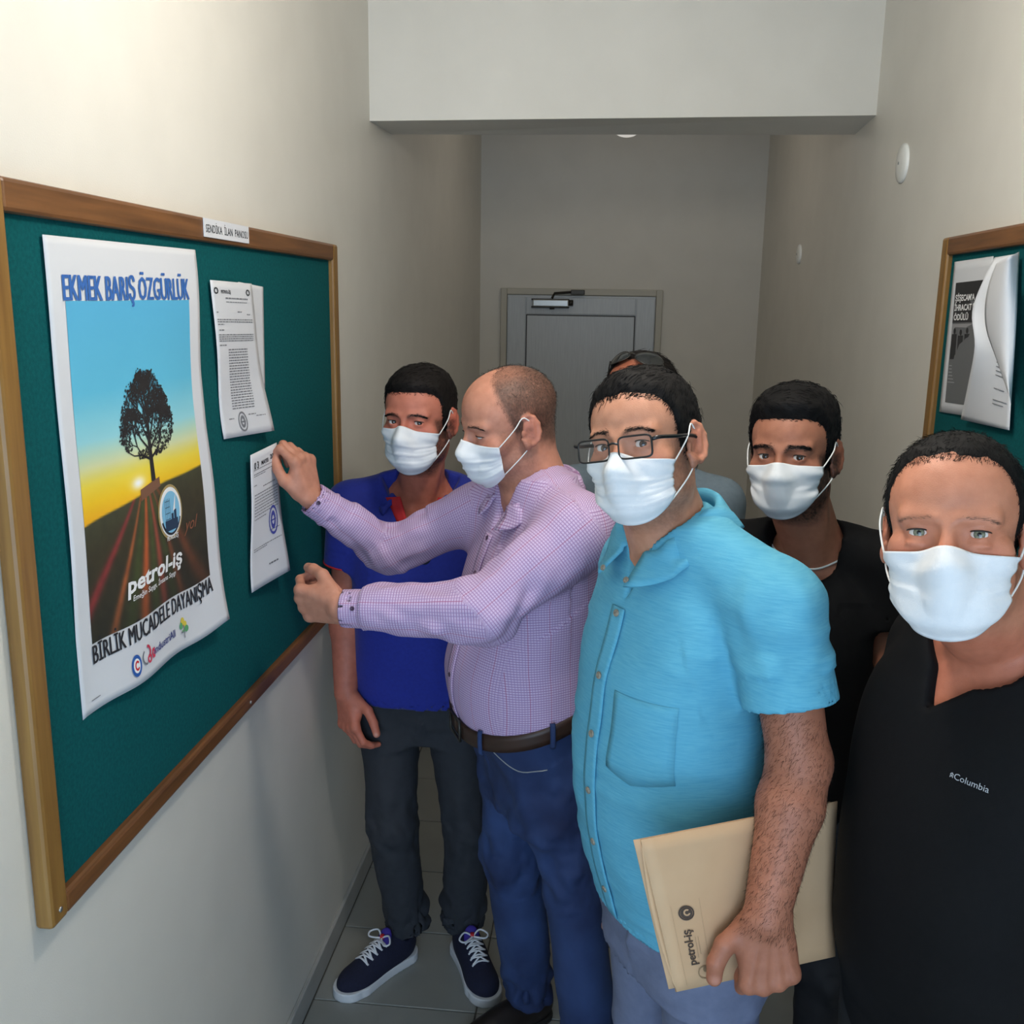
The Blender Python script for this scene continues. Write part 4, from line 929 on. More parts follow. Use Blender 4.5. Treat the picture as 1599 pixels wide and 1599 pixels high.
# ------------------------------------------------------------------ man in turquoise shirt with glasses and envelope
m_linen = material('turquoise_linen', (102, 177, 202), .85, (86, 164, 195), 75, stretch=(.5, .5, 6), bump=.22, bscale=520, bstretch=(.6, .6, 4), detail=5, spec=.25)
m_greypant = material('blue_grey_cotton', (108, 116, 142), .85, (100, 108, 134), 60, bump=.2, bscale=900)
m_btn = material('horn_button', (166, 158, 142), .35, (110, 100, 88), 300)
m_kraft = material('kraft_envelope_paper', (208, 172, 134), .7, (200, 162, 124), 9, bump=.08, bscale=90)
def man_turquoise():
    P1 = at(1040, 812, 1.515); P0 = np.array([.165, 1.57, .80]); S = std_sections(.96, .012, 1.0, np.linalg.norm(P1 - P0)); S[:4, 2] += .022; S[4, 2] += .008; S[:4, 1] += .008; T = Torso(P0, P1, 60, S)
    shL = at(1212, 950, 1.365); shR = P1 + (P1 - shL) * [.22, .85, 0] + [0, 0, -.105]; elL, wrL = at(1248, 1190, 1.32), at(1196, 1432, 1.228)
    elR = shR + np.array([.03, .05, -.27]); wrR = at(968, 1372, 1.70)
    P = Person((.12, 1.55), 'man in turquoise short-sleeved shirt and glasses holding a brown envelope')
    H = Head(at(1006, 696, 1.475), 27, -6, -11, .955, 1.0, 1.0, 1.15)
    F = Field(); add_head(H, F, .0050); neckpart(H, F, T)
    hV, hQ = P.skin_piece(F, .0024, *bounds(H.w((0, 0, .13)), H.w((.1, .14, 0)), H.w((-.1, -.12, 0)), T.p(.12, .09, T.L - .16), T.p(-.12, -.09, T.L - .16), H.w((.1, -.12, 0)), H.w((-.1, .14, 0)), pad=.01))
    HB = bvh(hV, hQ)
    # left arm and gripping hand
    F = Field(); arm(F, shL, elL, wrL, (.050, .043, .046, .031)); F.ell(elL + [.018, .012, -.002], (.022, .022, .026), None, .02)
    kn = at(1200, 1530, 1.215); hd = Hand(wrL, kn - wrL, at(1120, 1480, 1.215) - wrL, 'L', 1.06)
    hd.build(F, [(.95, 1.35, .7), (1.0, 1.4, .8), (1.05, 1.4, .8), (1.1, 1.4, .8)], [(.50, .80, .22), (.86, .50, .06), (.99, .14, -.06)], (.05, .02, -.02, -.08), tsc=1.08, tlen=.76)
    for i in range(4): F.cap(hd.p(.02, (.012, .003, -.008, -.018)[i], .0135), hd.p(.08, (.027, .008, -.012, -.030)[i], .0105), .003, .0035, .006)
    P.skin_piece(F, .0029, *bounds(shL, elL, wrL, *[t[0] for t in hd.tips], kn, pad=.065))
    F = Field(); arm(F, shR, elR, wrR); Hand(wrR, (-.12, .0, -1), (-.3, -1, 0), 'R').build(F, [(.5, .6, .4)] * 4, [(.7, .6, -.3), (.9, .3, -.2), (1, .1, -.2)])
    P.skin_piece(F, .006, *bounds(shR, elR, wrR, wrR + [0, 0, -.19], pad=.08))
    F = Field(); T.loft(F, .02, -.05, T.L - .06, -.016)
    legs = [(T.p(x * .085, 0, .02), T.p(x * .10, .03, -.36), np.array([*T.p(x * .10, -.02, 0)[:2], .09])) for x in (1, -1)]
    for l in legs: F.cap(l[0], l[1], .07, .05); F.cap(l[1], l[2], .048, .04)
    P.skin_piece(F, .014, *bounds(T.p(.2, .1, .6), T.p(-.2, -.1, .6), *[q for l in legs for q in l], pad=.16))
    th = hd.tips[4][0]
    P.finish_skin((198, 142, 114), H, .45, tones=(None, (166, 108, 84)), red=1.1, brow=.85, brow_dz=.0025, brow_th=.0065, nails=[(th + hd.n * .006 - hd.d * .002, .007, (214, 158, 140))])
    P.eyes(H, (70, 48, 34), open_=.0050); P.brows(H, HB, m_hair, 420, .0062, .004, w=.00045, dz=.0025)
    # hair: short, combed forward
    line = (HAIRLINE, [.076, .074, .070, .062, .042, .0, -.022, -.012, -.022, -.045, -.062, -.07])
    P.hair(H, line, m_hair, lambda L: .0050 + .0065 * sm(.05, .11, L[:, 2]), lambda L: np.stack([.35 + 0 * L[:, 0], .9 + 0 * L[:, 0], -.25 - 1.2 * (np.abs(L[:, 0]) > .06)], 1), 11000, .020, .0005, .0, edge=.022, bend=.22, rough=.35, jit=.11)
    # a few loose fringe wisps
    F = Field(); fr = []
    for i in range(46):
        x = random.uniform(-.052, .05); h = cast(HB, H.w((x, .2, .074 - abs(x) * .12 + random.uniform(-.004, .006))), -H.M[:, 1])
        if h: fr.append((h[0], H.M @ np.array([random.uniform(-.2, .5), .25, -1]), h[1]))
    R_, D, N = (np.array(q) for q in zip(*fr)); V, Fq = strands(R_, nrm_rows(D), N, .017, .0008, .05, .12); P.part('fringe', V, Fq, m_hair)
    P.mask(H, HB, -.020, bot=-.121, az=62, tilt=.003, seed=1)
    # glasses
    g = P.part('glasses', *join(*[tube([H.w((x * .0345 + .0265 * math.copysign(abs(math.cos(a)) ** .32, math.cos(a)), .1085 - .10 * (.0345 + x * 0 + (abs(.0345 + .0265 * math.cos(a) * x)) - .0345) ** 2 * 8, -.004 + .0165 * math.copysign(abs(math.sin(a)) ** .36, math.sin(a)))) for a in np.linspace(0, 2 * math.pi, 41)[:-1]], .0015, 6, True) for x in (-1, 1)],
        tube(smooth_path([H.w((-.0085, .1095, .002)), H.w((0, .112, .0045)), H.w((.0085, .1095, .002))], 8), .0018, 6)), material('black_acetate', (18, 18, 20), .3))
    for x in (-1, 1):
        tp = smooth_path([H.w((x * .061, .104, .005)), H.w((x * .071, .098, .007)), H.w((x * .080, .06, .007)), H.w((x * .082, .015, .008)), H.w((x * .084, -.012, .004)), H.w((x * .083, -.024, -.016))], 20)
        P.part('temple', *tube(tp, .0024, 6, flat=1.3), material('black_acetate', (18, 18, 20)), g)
        n = 20; V = [H.w((x * .0345, .1075, -.004))] + [H.w((x * .0345 + .0255 * math.copysign(abs(math.cos(a)) ** .32, math.cos(a)), .107, -.004 + .0155 * math.copysign(abs(math.sin(a)) ** .36, math.sin(a)))) for a in np.arange(n) * 2 * math.pi / n]
        P.part('lens', V, [(0, 1 + i, 1 + (i + 1) % n) for i in range(n)], glass_thin(), g)
    # shirt
    F = Field(); T.loft(F, .03, .062, T.L - .005, .004)
    for x, sh in ((1, shR), (-1, shL)): F.cap(T.p(x * .035, -.015, T.L - .015), sh + UP * .004, .054, .060, .035)
    sl = [sleeve(F, shL, elL, .62, .062, .070, .052, .03), sleeve(F, shR, elR, .6, .05, .062, .05, .03)]
    for e, u, rb in sl: bore(F, e, u, .060 if e is sl[0][0] else .053)
    Fi = T.S.copy(); F.loft(P0, T.u, T.r, T.f, T.S, .002, .0, .085, 2.4, -.002, 's')
    F.cap(T.p(0, -.018, T.L - .05), H.w((0, -.02, -.06)), .056, .066, .004, 's')
    v0, vt = T.L - .115, T.L + .01   # open neck
    def vcut(p):
        L = T.l(p); return np.maximum(np.abs(L[:, 0] + .004) - .040 * (L[:, 2] - v0) / (vt - v0), -L[:, 1] + .0) * .8
    F.add(vcut, T.p(0, .09, T.L - .04) - .09, T.p(0, .09, T.L - .04) + .09, .004, 's')
    f1, f2, f3 = folds(.0055, (7, 7, 13), 2), limb_folds(shL, elL, .008, 1, 22, 2, .2, .09), folds(.007, (3.2, 3.2, 8), 9, .45)
    f4 = folds(.0034, (6, 6, 24), 15, .8)
    def dsp(V): L = T.l(V); return f4(V) + f1(V) * (.6 + .6 * sm(.45, .1, L[:, 2])) + f2(V) + f3(V) * sm(.5, .2, L[:, 2])
    V, Q = displaced(F, .0052, *bounds(T.p(0, 0, .05), T.p(0, 0, T.L), shL, shR, sl[0][0], sl[1][0], pad=.25), lambda V: dsp(V) * sm(.09, .12, T.l(V)[:, 2]), [x[:2] for x in sl])
    st = P.part('shirt', V, Q, m_linen); TS = bvh(V, Q)
    # collar leaves
    G, m = collar(TS, T, T.p(0, -.016, T.L - .020), .064, .068, .052, -.016, 160, .048, .070, .42, mat_th=.0035, point=.30, off=.0065); P.part('collar', *m, m_linen, st)
    # placket, buttons, pocket
    xs_ = .0; zz = np.linspace(T.L - .125, .075, 34); o_ = [T.p(xs_, .4, z) for z in zz]
    P.part('placket', *strip_on(TS, o_, [-T.f] * len(o_), T.r, .034, .0022, .0022), m_linen, st)
    for z in np.linspace(T.L - .135, .13, 6):
        h = cast(TS, T.p(0, .4, z), -T.f); P.part('button', *button(h[0] + h[1] * .0055, h[1], .0060), m_btn, st)
    for k in (G[0, -2], G[-1, -2]):
        h = cast(TS, k + T.f * .1, -T.f)
        if h: P.part('collar_button', *button(k + h[1] * .004, h[1], .005), m_btn, st)
    pk = []; ox, oz = -.095, T.L - .24
    for i in range(9):
        row = []
        for j in range(10):
            a, b = i / 8 - .5, j / 9; hgt = -.125 * b - (.012 * (1 - abs(a) * 2) if j == 9 else 0); h = cast(TS, T.p(ox + a * .105, .4, oz + hgt), -T.f); row.append(h[0] + h[1] * .0010 if h else T.p(ox, .12, oz))
        pk.append(row)
    P.part('pocket', *sheet(np.array(pk)[::-1], .0009), m_linen, st)
    trousers(P, T, legs, m_greypant, .16, seed=4, rt=.092, h=.0075, amp=.007)
    for a in (legs[0][2], legs[1][2]): simple_shoe(P, a, T.f, 'shoe', material('dark_leather', (36, 30, 28), .4))
    # hairs on the forearm
    AV, AQ = P.skin[1]; N = normals(AV, AQ); t, an, rad, Ln = bone(AV, elL, wrL); m = np.nonzero((t > -.06) & (t < Ln + .03))[0]; m = m[RNG.randint(0, len(m), 5200)]
    D = np.tile(nrm(wrL - elL), (len(m), 1)) + np.cross(nrm(wrL - elL), N[m]) * .5; V, Fq = strands(AV[m], nrm_rows(D) + N[m] * .25, N[m], .010, .00015, .2, .30); P.part('arm_hair', V, Fq, m_hairb, P.body)
    # envelope
    C = [at(998, 1310, 1.205), at(1305, 1250, 1.375), at(1302, 1492, 1.365), at(1053, 1547, 1.205)]
    def pt(s, t, off=0):
        s_, t_ = np.asarray(s, float)[..., None], np.asarray(t, float)[..., None]; p = (C[0] * (1 - s_) + C[1] * s_) * (1 - t_) + (C[3] * (1 - s_) + C[2] * s_) * t_
        nn = nrm(np.cross(C[1] - C[0], C[3] - C[0])); nn = nn if nn[1] < 0 else -nn
        return p + nn * (off + .004 * np.sin(s_ * 5) * np.sin(t_ * 3))
    e = empty('envelope', C[3]); tag(e, 'brown paper envelope printed with a sender mark, gripped under the turquoise sleeve', 'envelope')
    s, t = np.meshgrid(np.linspace(0, 1, 16), np.linspace(0, 1, 12), indexing='ij')
    obj('front_panel', *sheet(pt(s, t, .004)[:, ::-1], .0012), m_kraft, e, C[3]); obj('back_panel', *sheet(pt(s * 1.0 - .02, t * .985 + .01, -.004)[:, ::-1], .0012), m_kraft, e, C[3])
    obj('flap', *sheet(np.stack([pt(s[:, 0] * 0 - .025 * np.sin(t[0].mean() * 0 + np.linspace(0, 3.14, 16)), np.linspace(.02, .98, 16), .003), pt(s[:, 0] * 0, np.linspace(0, 1, 16), .004)], 0)[::-1], .001), m_kraft, e, C[3])
    mk = material('envelope_print', (74, 62, 54), .7); mk2 = material('envelope_print_pale', (150, 126, 96), .7)
    def pr(name, V, F, m, off=.0055): obj(name, pt(V[:, 0], V[:, 1], off), F, m, e, C[3], False)
    pr('emblem', *join2(disc2d(.135, .50, .040, .048, 24, .8), disc2d(.135, .50, .030, .036, 20)), mk); pr('emblem', *disc2d(.137, .495, .018, .022, 16, .55, .4, 5.4), m_kraft, .0062)
    pr('emblem', *join2(disc2d(.175, .905, .036, .045, 22, .85), disc2d(.188, .885, .02, .02, 12)), mk2)
    V, Fq = text2d('petrol-iş', 1, 1, bold=.02); V[:, 0] -= (V[:, 0].max() + V[:, 0].min()) / 2; w = V[:, 0].max() * 2
    V2 = np.stack([.14 - V[:, 1] * .045 / .73, -V[:, 0] / w * .235 + .725], 1); pr('lettering', V2, Fq, mk)
    pr('printed_rule', *join2(rect2d(.065, .44, .066, .97), rect2d(.21, .42, .211, .9), rect2d(.155, .66, .157, .80), rect2d(.17, .66, .172, .78)), mk2)
    return P
def glass_thin():
    if 'thin_lens' in MATS: return MATS['thin_lens']
    m = bpy.data.materials.new('thin_lens'); MATS['thin_lens'] = m; m.use_nodes = True; nt = m.node_tree; nt.nodes.clear(); N = nt.nodes.new
    o, mx, tr, gl, fr = N('ShaderNodeOutputMaterial'), N('ShaderNodeMixShader'), N('ShaderNodeBsdfTransparent'), N('ShaderNodeBsdfGlossy'), N('ShaderNodeFresnel')
    gl.inputs['Roughness'].default_value = .02; fr.inputs['IOR'].default_value = 1.55; tr.inputs[0].default_value = (.94, .94, .95, 1)
    nt.links.new(fr.outputs[0], mx.inputs[0]); nt.links.new(tr.outputs[0], mx.inputs[1]); nt.links.new(gl.outputs[0], mx.inputs[2]); nt.links.new(mx.outputs[0], o.inputs[0]); return m
def simple_shoe(P, ankle, f, name, mat, parent=None, L=.28):
    f = nrm([f[0], f[1], 0]); r = np.cross(f, UP); o = np.array([ankle[0], ankle[1], 0]) - f * .07
    M = np.stack([r, f, UP], 1); F = Field(); w = lambda *v: o + M @ np.array(v)
    F.ell(w(0, .05, .045), (.037, .055, .06), M, .02); F.ell(w(0, .13, .04), (.042, .08, .045), M, .03); F.ell(w(0, .21, .03), (.044, .065, .034), M, .03)
    F.add(lambda p: .014 - (p - o) @ UP, o - 1, o + 1, .002, 'i'); V, Q = polygonise(F, .006, *bounds(w(-.07, -.03, 0), w(.07, .30, .12), w(.07, -.03, 0), w(-.07, .30, .1), pad=.02)); sh = P.part(name, V, Q, mat)
    sole_mesh(P, sh, o, M, material('black_rubber', (28, 26, 25), .6), .016); return sh
def sole_mesh(P, sh, o, M, mat, th, grow=1.0, h=.004):
    F = Field()
    def fn(p):
        q = (p - o) @ M; x, y, z = q[:, 0], q[:, 1], q[:, 2]; d1 = np.hypot(x, y - .04) - .040 * grow
        t = np.clip((y - .04) / .17, 0, 1); d = np.hypot(x, y - .04 - t * .17) - (.040 + .008 * t - .012 * np.sin(t * math.pi) * .5) * grow
        d = np.minimum(d, np.hypot(x * 1.0, (y - .235) * .95) - .044 * grow)
        return np.maximum(d, np.abs(z - th / 2) - th / 2)
    F.add(fn, o - .35, o + .35, .003); V, Q = polygonise(F, h, o + np.array([-.33, -.33, -.02]), o + np.array([.33, .33, .06])); return P.part('sole', V, Q, mat, sh)

# ------------------------------------------------------------------ man in black V-neck shirt
m_black = material('black_jersey', (11, 11, 13), .8, (8, 8, 10), 90, bump=.15, bscale=1100, sheen=.0, spec=.2)
m_blackp = material('black_trouser', (16, 16, 18), .85)
def man_vneck():
    P1 = np.array([.520, 1.275, 1.500]); P0 = np.array([.550, 1.32, .78]); T = Torso(P0, P1, 58, std_sections(.98, .03, 1.05, .72))
    shL, shR = T.p(-.19, -.02, T.L - .085), T.p(.135, -.05, T.L - .115)
    P = Person((.47, 1.25), 'man in black V-neck T-shirt with small chest lettering beside the right wall')
    H = Head(at(1489, 829, 1.195), 23, -9, -5, 1.0, .975, 1.10, .2)
    F = Field(); add_head(H, F, .0038); neckpart(H, F, T, -.010, .062, .070)
    for x in (-1, 1): H.ell(F, (x * .045, .06, -.014), (.018, .012, .006), .012); H.ell(F, (x * .033, .082, -.0125), (.013, .006, .0035), .006)
    hV, hQ = P.skin_piece(F, .0023, *bounds(H.w((0, 0, .13)), H.w((.1, .14, 0)), H.w((-.1, -.12, 0)), T.p(.14, .12, T.L - .20), T.p(-.14, -.09, T.L - .18), H.w((.1, -.12, 0)), H.w((-.1, .14, 0)), pad=.01)); HB = bvh(hV, hQ)
    for sh, x in ((shL, -1), (shR, 1)):
        el = sh + T.r * x * .03 - UP * .28 - T.f * .05; wr = el - UP * .24 + T.f * (.05 if x < 0 else -.04) - T.r * x * .06; F = Field(); arm(F, sh, el, wr, (.055, .048, .05, .033))
        hd = Hand(wr, (-.1, -.1, -1), T.f, 'L' if x < 0 else 'R').build(F, [(.4, .5, .3)] * 4, [(.7, .6, -.2), (.9, .3, -.2), (1, .1, -.2)]); P.skin_piece(F, .006, *bounds(sh, el, wr, wr - UP * .2, pad=.09))
    F = Field(); T.loft(F, .02, -.05, T.L - .08, -.018); legs = [(T.p(x * .09, 0, .02), T.p(x * .10, .03, -.36), np.array([*T.p(x * .10, -.02, 0)[:2], .09])) for x in (1, -1)]
    for l in legs: F.cap(l[0], l[1], .07, .05); F.cap(l[1], l[2], .048, .04)
    P.skin_piece(F, .014, *bounds(T.p(.2, .1, .6), T.p(-.2, -.1, .6), *[q for l in legs for q in l], pad=.18))
    P.finish_skin((198, 134, 106), H, .12, red=1.0, flush=.8, brow=.22, brow_th=.0045); P.eyes(H, (112, 112, 92), open_=.0038); P.brows(H, HB, material('light_brown_brow', (110, 80, 64), .7), 170, .005, .002, w=.0003, dz=-.001)
    line = (HAIRLINE, [.088, .084, .082, .074, .048, .010, -.022, -.012, -.022, -.045, -.062, -.07])
    P.hair(H, line, m_hair, lambda L: .0035 + .002 * sm(.06, .11, L[:, 2]), lambda L: np.stack([.25 * np.sign(L[:, 0] + .02), .5 + 0 * L[:, 0], -.1 - 1.0 * (np.abs(L[:, 0]) > .062)], 1), 13000, .012, .00034, .10, edge=.020, bend=.20, rough=.25, jit=.25)
    P.mask(H, HB, -.021, bot=-.124, az=64, pleats=False, seed=4, nose=.009)
    F = Field(); T.loft(F, .03, -.01, T.L - .0, .008)
    for x, sh in ((1, shR), (-1, shL)): F.cap(T.p(x * .04, -.02, T.L - .02), sh + UP * .004, .056, .060, .035)
    sl = [sleeve(F, shL, shL + T.r * -.03 - UP * .28 - T.f * .05, .72, .064, .074, .05, .03), sleeve(F, shR, shR + T.r * .03 - UP * .28 - T.f * .05, .72, .056, .062, .05, .03)]
    for e, u, rb in sl: bore(F, e, u, .052)
    F.cap(T.p(0, -.005, T.L - .06), H.w((0, -.02, -.06)), .076, .092, .004, 's'); v0, vt = T.L - .135, T.L + .01
    def vcut(p):
        L = T.l(p); return np.maximum(np.abs(L[:, 0] - .024 + .05 * np.clip((L[:, 2] - v0) / (vt - v0), 0, 1.3)) - .105 * np.clip((L[:, 2] - v0) / (vt - v0), -1, 1.3), -L[:, 1] - .02) * .8
    F.add(vcut, T.p(0, .09, T.L - .05) - .11, T.p(0, .09, T.L - .05) + .11, .004, 's')
    f1 = folds(.004, (6, 6, 9), 12); V, Q = displaced(F, .0055, *bounds(T.p(0, 0, .0), T.p(0, 0, T.L), shL, shR, sl[0][0], sl[1][0], pad=.26), f1, [x[:2] for x in sl]); st = P.part('shirt', V, Q, m_black); TS = bvh(V, Q)
    trousers(P, T, legs, m_blackp, .10, seed=8, rt=.095, h=.008)
    for l in legs: simple_shoe(P, l[2], T.f, 'shoe', material('dark_leather', (36, 30, 28)))
    # chest lettering
    a, b = cast(TS, CAMP, ray(1478, 1206)), cast(TS, CAMP, ray(1546, 1234))
    if a and b:
        n = nrm(a[1] + b[1]); x_ = nrm(b[0] - a[0]); x_ = nrm(x_ - n * (x_ @ n)); y_ = np.cross(n, x_); w = np.linalg.norm(b[0] - a[0])
        V, Fq = text2d('Columbia', 1, 1, align='LEFT'); sc = w * .80 / V[:, 0].max(); dm = []
        for i in range(4):
            for j in range(2): dm.append(rect2d(-.42 + .1 * i, .05 + .26 * j + .1 * (1.5 - abs(i - 1.5)), -.35 + .1 * i, .24 + .26 * j + .1 * (1.5 - abs(i - 1.5))))
        wg = material('logo_white', (178, 180, 184), .6)
        for nm, (v, q) in (('lettering', (V, Fq)), ('emblem', join2(*dm))):
            pts = []
            for xx, yy in v * sc:
                p = a[0] + x_ * (xx + w * .19) + y_ * (yy - .004) + n * .05; h = cast(TS, p, -n); pts.append(h[0] + n * .0012 if h else p - n * .05)
            P.part(nm, pts, q, wg, st, smooth=False)
    return P

# ------------------------------------------------------------------ man in black crew-neck T-shirt with dark beard
def legs_of(T, w=.09, kf=.03, af=-.02): return [(T.p(x * w, 0, .02), T.p(x * (w + .01), kf, -.36), np.array([*T.p(x * (w + .01), af, 0)[:2], .09])) for x in (1, -1)]
def inner_body(P, T, legs):
    F = Field(); T.loft(F, .02, -.05, T.L - .08, -.018)
    for l in legs: F.cap(l[0], l[1], .06, .048); F.cap(l[1], l[2], .045, .036)
    P.skin_piece(F, .015, *bounds(T.p(.2, .1, .6), T.p(-.2, -.1, .6), *[q for l in legs for q in l], pad=.18))
def head_box(H, T): return bounds(H.w((0, 0, .13)), H.w((.1, .14, 0)), H.w((-.1, -.12, 0)), T.p(.12, .10, T.L - .17), T.p(-.12, -.09, T.L - .15), H.w((.1, -.12, 0)), H.w((-.1, .14, 0)), pad=.01)
def man_beard():
    P1 = at(1268, 838, 2.0); P0 = np.array([P1[0] + .015, 2.04, .78]); T = Torso(P0, P1, 20, std_sections(.88, 0, .98, P1[2] - .78))
    shL, shR = T.p(-.160, -.01, T.L - .046), T.p(.185, -.01, T.L - .06); P = Person((P0[0], 2.03), 'man in black crew-neck T-shirt with thick dark hair behind the turquoise shirt')
    H = Head(at(1238, 709, 1.94), 25, -3, -3, 1.02, .98)
    F = Field(); add_head(H, F, .0044); neckpart(H, F, T); hV, hQ = P.skin_piece(F, .0032, *head_box(H, T)); HB = bvh(hV, hQ)
    elL = shL + T.r * -.012 - UP * .27 + T.f * .02; wrL = elL + np.array([.02, -.10, -.22]); elR = shR + T.r * .03 - UP * .28; wrR = elR - UP * .24
    for sd, sh, el, wr in (('L', shL, elL, wrL), ('R', shR, elR, wrR)):
        F = Field(); arm(F, sh, el, wr); Hand(wr, wr - el + np.array([0, 0, -.1]), T.f, sd).build(F, [(.4, .5, .3)] * 4, [(.7, .6, -.2), (.9, .3, -.2), (1, .1, -.2)]); P.skin_piece(F, .005, *bounds(sh, el, wr, wr + nrm(wr - el + [0, 0, -.1]) * .2, pad=.07))
    legs = legs_of(T); inner_body(P, T, legs); P.finish_skin((168, 112, 88), H, 1.0, red=.6, brow=1.0, brow_dz=-.001, brow_th=.008)
    P.eyes(H, (58, 40, 30), open_=.0044); P.brows(H, HB, m_hair, 520, .0085, .002, w=.0006, dz=-.001, inner=.008, tilt=.004)
    line = (HAIRLINE, [.072, .071, .069, .066, .052, .004, -.040, -.030, -.022, -.045, -.062, -.07])
    P.hair(H, line, m_hair, lambda L: .006 + .018 * sm(.04, .11, L[:, 2]) + .004 * sm(.0, .08, L[:, 1]) * sm(.05, .09, L[:, 2]), lambda L: np.stack([.5 + 0 * L[:, 0], .3 + 0 * L[:, 0], .15 - 1.3 * (np.abs(L[:, 0]) > .06)], 1), 8000, .018, .0006, .0, edge=.014, bend=.22, rough=.3, jit=.12)
    P.mask(H, HB, -.014, bot=-.118, az=60, pleats=False, seed=7, tilt=-.002, nose=.006)
    F = Field(); T.loft(F, .03, .02, T.L, .004)
    for x, sh in ((1, shR), (-1, shL)): F.cap(T.p(x * .035, -.015, T.L - .012), sh + UP * .004, .048, .060, .035)
    sl = [sleeve(F, shL, elL, .44, .060, .066, .05, .03), sleeve(F, shR, elR, .58, .062, .072, .05, .03)]
    for e, u, rb in sl: bore(F, e, u, .056)
    F.loft(P0, T.u, T.r, T.f, T.S, .002, .0, .05, 2.4, -.002, 's'); F.cap(T.p(0, .0, T.L - .045), H.w((0, -.01, -.06)), .070, .082, .004, 's'); F.ell(T.p(0, .09, T.L - .03), (.075, .06, .05), None, .004, 's')
    f1 = folds(.004, (6, 6, 9), 31); V, Q = displaced(F, .0065, *bounds(T.p(0, 0, .0), T.p(0, 0, T.L), shL, shR, sl[0][0], sl[1][0], pad=.24), f1, [x[:2] for x in sl]); st = P.part('shirt', V, Q, m_black); TS = bvh(V, Q)
    pts = []
    for a in np.linspace(-2.4, 2.4, 40):
        c_ = T.p(0, 0, T.L - .004 - .046 * (.5 + .5 * math.cos(a)) ** 1.5); dr = T.r * math.sin(a) + T.f * math.cos(a); h = cast(HB, c_ + dr * .3, -dr); pts.append((h[0] + dr * .003) if h else c_ + dr * .07)
    P.part('neck_cord', *tube(pts, .0022, 6), m_loop)
    trousers(P, T, legs, material('charcoal_trouser', (30, 32, 38), .85), .10, seed=8, h=.009)
    for l in legs: simple_shoe(P, l[2], T.f, 'shoe', material('dark_leather', (36, 30, 28)))

